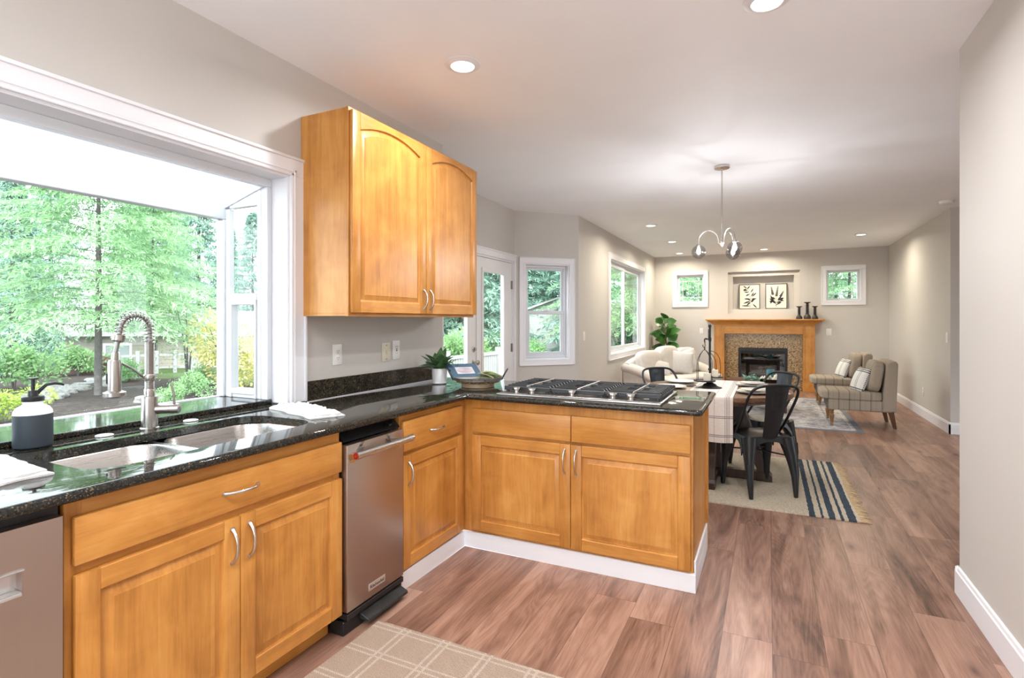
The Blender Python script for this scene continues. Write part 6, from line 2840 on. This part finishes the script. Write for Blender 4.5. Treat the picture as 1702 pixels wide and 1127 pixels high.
big = conifer('fir_tree', 'pale green fir with a bare lower trunk growing from the rock bed', 9.0, 3.3, 240, 20, 17, 3, 1.75, .078, FIR, .24, 1.0)
put(big, 163, 13.6)
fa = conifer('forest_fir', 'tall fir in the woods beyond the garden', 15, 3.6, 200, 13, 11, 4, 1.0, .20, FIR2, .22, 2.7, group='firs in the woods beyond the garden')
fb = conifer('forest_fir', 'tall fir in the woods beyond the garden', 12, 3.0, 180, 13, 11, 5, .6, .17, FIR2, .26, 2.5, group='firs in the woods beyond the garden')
put(fa, 330, 36, 0, .85)
put(fb, 250, 30, 0, .9)
rp = random.Random(77)
fl = 'tall fir in the woods beyond the garden'
cols = [-60, -10, 40, 85, 205, 290, 380, 420, 455, 500, 560, 640, 700, 745, 770, 800, 826, 850, 880, 905, 930, 955, 985, 1012, 1035, 1058, 1085]
for i, px in enumerate(cols):
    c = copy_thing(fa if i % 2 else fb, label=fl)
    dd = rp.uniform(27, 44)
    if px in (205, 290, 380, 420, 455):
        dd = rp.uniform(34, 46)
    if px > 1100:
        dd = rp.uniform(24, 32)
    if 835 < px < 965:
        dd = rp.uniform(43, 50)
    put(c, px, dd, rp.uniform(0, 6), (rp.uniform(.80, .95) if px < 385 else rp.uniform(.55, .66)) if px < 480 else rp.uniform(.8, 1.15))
# two nearer trees beside the big fir
c = copy_thing(fb, label='green fir at the left edge of the garden window')
put(c, 20, 19, 1.3, .60)
c = copy_thing(big, label='pale green fir standing behind the trunked fir')
put(c, 255, 22, 2.2, .95)
c = copy_thing(big, label='pale green fir behind the left window of the fireplace wall')
put(c, 1138, 24, 1.0, .95)
c = copy_thing(big, label='pale green fir behind the right window of the fireplace wall')
put(c, 1412, 22, 4.0, .95)
c = copy_thing(fb, label='dark fir behind the left window of the fireplace wall')
put(c, 1166, 33, 1.0, .9)
c = copy_thing(fb, label='dark fir behind the right window of the fireplace wall')
put(c, 1390, 34, 2.0, .8)
c = copy_thing(big, label='pale green fir outside the living-room window')
put(c, 1038, 20, 3.0, 1.0)

sh = shrub('shrub', 'round green shrub on the lawn seen through the left glass door', 1.1, 1.1, 1.9, 2600, 2, BUSH, 1.6)
put(sh, 757, 17, 0, .9)
def shcopy(label, px, d, s, rz=0):
    c_ = copy_thing(sh, label=label)
    put(c_, px, d, rz, s)


shcopy('green shrub in front of the white house', 884, 22, .62, 1)
shcopy('green shrub on the lawn seen through the right glass door', 826, 26, .8, 2)
shcopy('dark green shrub at the left edge of the rock bed', 22, 15, .75, 3)
shcopy('green shrub behind the red steps', 130, 19, .62, 4)
shcopy('small green shrub left of the shed', 215, 17, .4, 5)
shcopy('low green shrub in the mulch right of the faucet', 285, 11.8, .26, 1.5)
shcopy('low green shrub in the mulch beside the yellow cypress', 322, 13.2, .34, 2.5)
shcopy('small green shrub beside the shed door', 345, 15.5, .34, 4.5)
shcopy('tiny green shrub in the mulch nearer the window', 318, 9.6, .20, 3.5)
ys = shrub('golden_shrub', 'yellow-green cypress beside the garden window post', 1.0, 1.0, 2.4, 3600, 6, YBUSH, 1.2)
put(ys, 372, 15.0, 0, .95)
ls = shrub('lime_shrub', 'lime yellow shrub low at the left of the garden window', .7, .7, .8, 2200, 9, LIME, .8)
put(ls, -8, 9.6, 0, .75)
sp_ = shrub('young_tree', 'thin multi-stemmed young tree in front of the shed', 1.3, 1.3, 4.0, 1500, 12, leafmat('pale_birch', (.16, .27, .13), (.34, .44, .25)), 1.1, 4, cat='tree')
put(sp_, 312, 16.5, .6, .8)

# rocks edging the bed
ROCK = simple('pale_lichen_rock', (.19, .19, .185), .9, var=.35, vscale=5, bump=.5, bscale=18)
protos = []
rp = random.Random(19)
for k in range(4):
    mb = MB()
    bmesh.ops.create_icosphere(mb.bm, subdivisions=3, radius=1.0)
    ph = [rp.uniform(0, 6) for _ in range(6)]
    for v in mb.bm.verts:
        n_ = .16 * math.sin(3 * v.co.x + ph[0]) * math.cos(2.5 * v.co.y + ph[1]) + .12 * math.sin(5 * v.co.z + ph[2] + 2 * v.co.x) + .07 * math.sin(9 * v.co.y + ph[3])
        v.co = v.co * (1 + n_)
        v.co.z = max(-.5, min(.62, v.co.z))
    o = mb.build('garden_rock', ROCK, smooth=30)
    tag(o, 'pale rock in the stone edging below the fir', 'rock', 'rocks edging the garden bed')
    protos.append(o)
for i in range(46):
    o = protos[i] if i < 4 else protos[i % 4].copy()
    if i >= 4:
        C.objects.link(o)
    k = i / 45
    px = 62 + 160 * k + rp.uniform(-16, 16)
    d = 12.6 + 5.6 * k + rp.uniform(-.6, .9)
    x, y = rayp(px, d)
    s = rp.uniform(.10, .22)
    o.location = (x, y, gz(x, y) + s * .14)
    o.scale = (s * rp.uniform(.9, 1.5), s * rp.uniform(.9, 1.4), s * rp.uniform(.65, 1.0))
    o.rotation_euler = (0, 0, rp.uniform(0, 6))
for px, d, s, lab in ((352, 11.2, .34, 'mossy boulder in the mulch near the window post'), (166, 10.3, .20, 'flat pale rock lying alone in the mulch'), (250, 12.5, .28, 'brown boulder behind the faucet')):
    o = protos[0].copy()
    C.objects.link(o)
    x, y = rayp(px, d)
    o.location = (x, y, gz(x, y) + s * .1)
    o.scale = (s * 1.5, s, s * .55)
    o['label'] = lab
    if 'group' in o:
        del o['group']

# red-brown garden steps
STEPM = simple('weathered_red_timber', (.095, .055, .052), .85, var=.2, vscale=8)
t = thing('garden_steps', 'low red timber garden steps behind the rock bed', 'steps', (0, 0, 0))
x, y = rayp(105, 19.5)
t.location = (x, y, gz(x, y))
t.rotation_euler = (0, 0, .5)
for k in range(3):
    mb = MB()
    mb.box(-1.2 + .25 * k, 1.2 - .1 * k, .0 + .45 * k, .5 + .45 * k, -.3, .20 + .20 * k, .02, 1)
    mb.build('tread', STEPM, t, smooth=0)


# shed with lap siding
def siding(name, col):
    g = G(name, .7, 0, col)
    x, y, z = g.xyz(g.co())
    f = g.math('FRACT', g.math('DIVIDE', z, .15))
    g.set('Base Color', g.mix(g.math('LESS_THAN', f, .10), col, tuple(c * .72 for c in col)))
    g.bump(f, .5, .02)
    return g.m


BEIGE = siding('beige_lap_siding', (.38, .34, .30))
WSID = siding('white_lap_siding', (.42, .42, .415))
ROOFM = simple('pale_roof_shingle', (.36, .355, .35), .85, var=.12, vscale=25)


def house(name, label, px, d, rz, L_, D_, hw, hr, wallm, roofm, zbase=None, win=True):
    t_ = thing(name, label, 'building', (0, 0, 0))
    x, y = rayp(px, d)
    t_.location = (x, y, gz(x, y) if zbase is None else zbase)
    t_.rotation_euler = (0, 0, rz)
    mb = MB()
    mb.box(-L_ / 2, L_ / 2, -D_ / 2, D_ / 2, -.5, hw)
    mb.prism([(-L_ / 2, -D_ / 2, hw), (-L_ / 2, D_ / 2, hw), (-L_ / 2, 0, hw + hr)], (L_, 0, 0))
    mb.build('wall', wallm, t_, smooth=0)
    mb = MB()
    ov = .35
    sl = hr / (D_ / 2)
    for s in (-1, 1):
        mb.prism([(-L_ / 2 - ov, 0, hw + hr + .02), (-L_ / 2 - ov, 0, hw + hr + .12), (-L_ / 2 - ov, s * (D_ / 2 + ov), hw - ov * sl + .12), (-L_ / 2 - ov, s * (D_ / 2 + ov), hw - ov * sl + .0)][::s], (L_ + 2 * ov, 0, 0))
    mb.build('roof', roofm, t_, smooth=0)
    mb = MB()
    for s in (-1, 1):
        mb.box(-L_ / 2 - ov, L_ / 2 + ov, s * (D_ / 2 + ov) - .04, s * (D_ / 2 + ov) + .04, hw - ov * sl - .08, hw - ov * sl + .1)
    mb.build('fascia', WHITE, t_, smooth=0)
    if win:
        for cx_ in (-L_ * .28, L_ * .18):
            mb = MB()
            ring(mb, cx_ - .55, cx_ + .55, .75, 1.75, .09, -D_ / 2 - .03, -D_ / 2 + .02, .0)
            f_ = mb.build('window', WHITE, t_, smooth=0)
            mb = MB()
            mb.box(cx_ - .48, cx_ + .48, -D_ / 2 - .012, -D_ / 2 - .006, .82, 1.68)
            mb.build('pane', simple('dim_window_pane', (.35, .38, .40), .15), f_, smooth=0)
    return t_


house('garden_shed', 'beige sided garden shed with a pale low roof behind the young tree', 345, 24.5, math.radians(32), 9.0, 4.5, 2.25, .75, BEIGE, ROOFM, -1.35)
house('white_house', 'white neighbour house with a gabled pale roof beyond the lawn', 925, 33, math.radians(112), 7.0, 8.5, 2.3, 1.5, WSID, ROOFM, -1.3)

# white picket railing across the lawn
FENCE = simple('white_fence_paint', (.28, .28, .28), .6)


def fence(label, pa, pb, h, n, group=None):
    a, b = Vector((*pa, gz(*pa))), Vector((*pb, gz(*pb)))
    t_ = thing('white_fence', label, 'fence', tuple(a), math.atan2(b.y - a.y, b.x - a.x))
    L_ = (b - a).length
    mb = MB()
    mb.box(0, L_, -.03, .03, h - .08, h)
    mb.box(0, L_, -.03, .03, .18, .24)
    mb.build('rail', FENCE, t_, smooth=0)
    for i in range(5):
        mb = MB()
        x_ = L_ * i / 4
        mb.box(x_ - .06, x_ + .06, -.06, .06, -.4, h + .12, .01, 1)
        mb.build('post', FENCE, t_, smooth=0)
    if n:
        mb = MB()
        for i in range(n):
            x_ = L_ * (i + .5) / n
            mb.box(x_ - .035, x_ + .035, -.012, .012, .2, h - .05)
        mb.build('picket_row', FENCE, t_, smooth=0)
    return t_


fence('white picket fence on the lawn beyond the glass doors', rayp(690, 11.5), rayp(862, 15.5), 1.0, 44)
fence('white rail fence behind the rock bed in front of the shed', rayp(196, 19.0), rayp(320, 20.5), .72, 0)
t = thing('utility_pole', 'pale utility pole rising behind the white house', 'pole', (0, 0, 0))
x, y = rayp(902, 44)
t.location = (x, y, -1)
mb = MB()
mb.cyl((0, 0, -.3), (0, 0, 8.2), .14, .11, 10)
mb.build('shaft', simple('bleached_pole', (.55, .52, .48), .8), t)
mb = MB()
mb.box(-1.0, 1.0, -.06, .06, 7.2, 7.35)
mb.build('crossarm', simple('bleached_arm', (.5, .48, .45), .8), t)
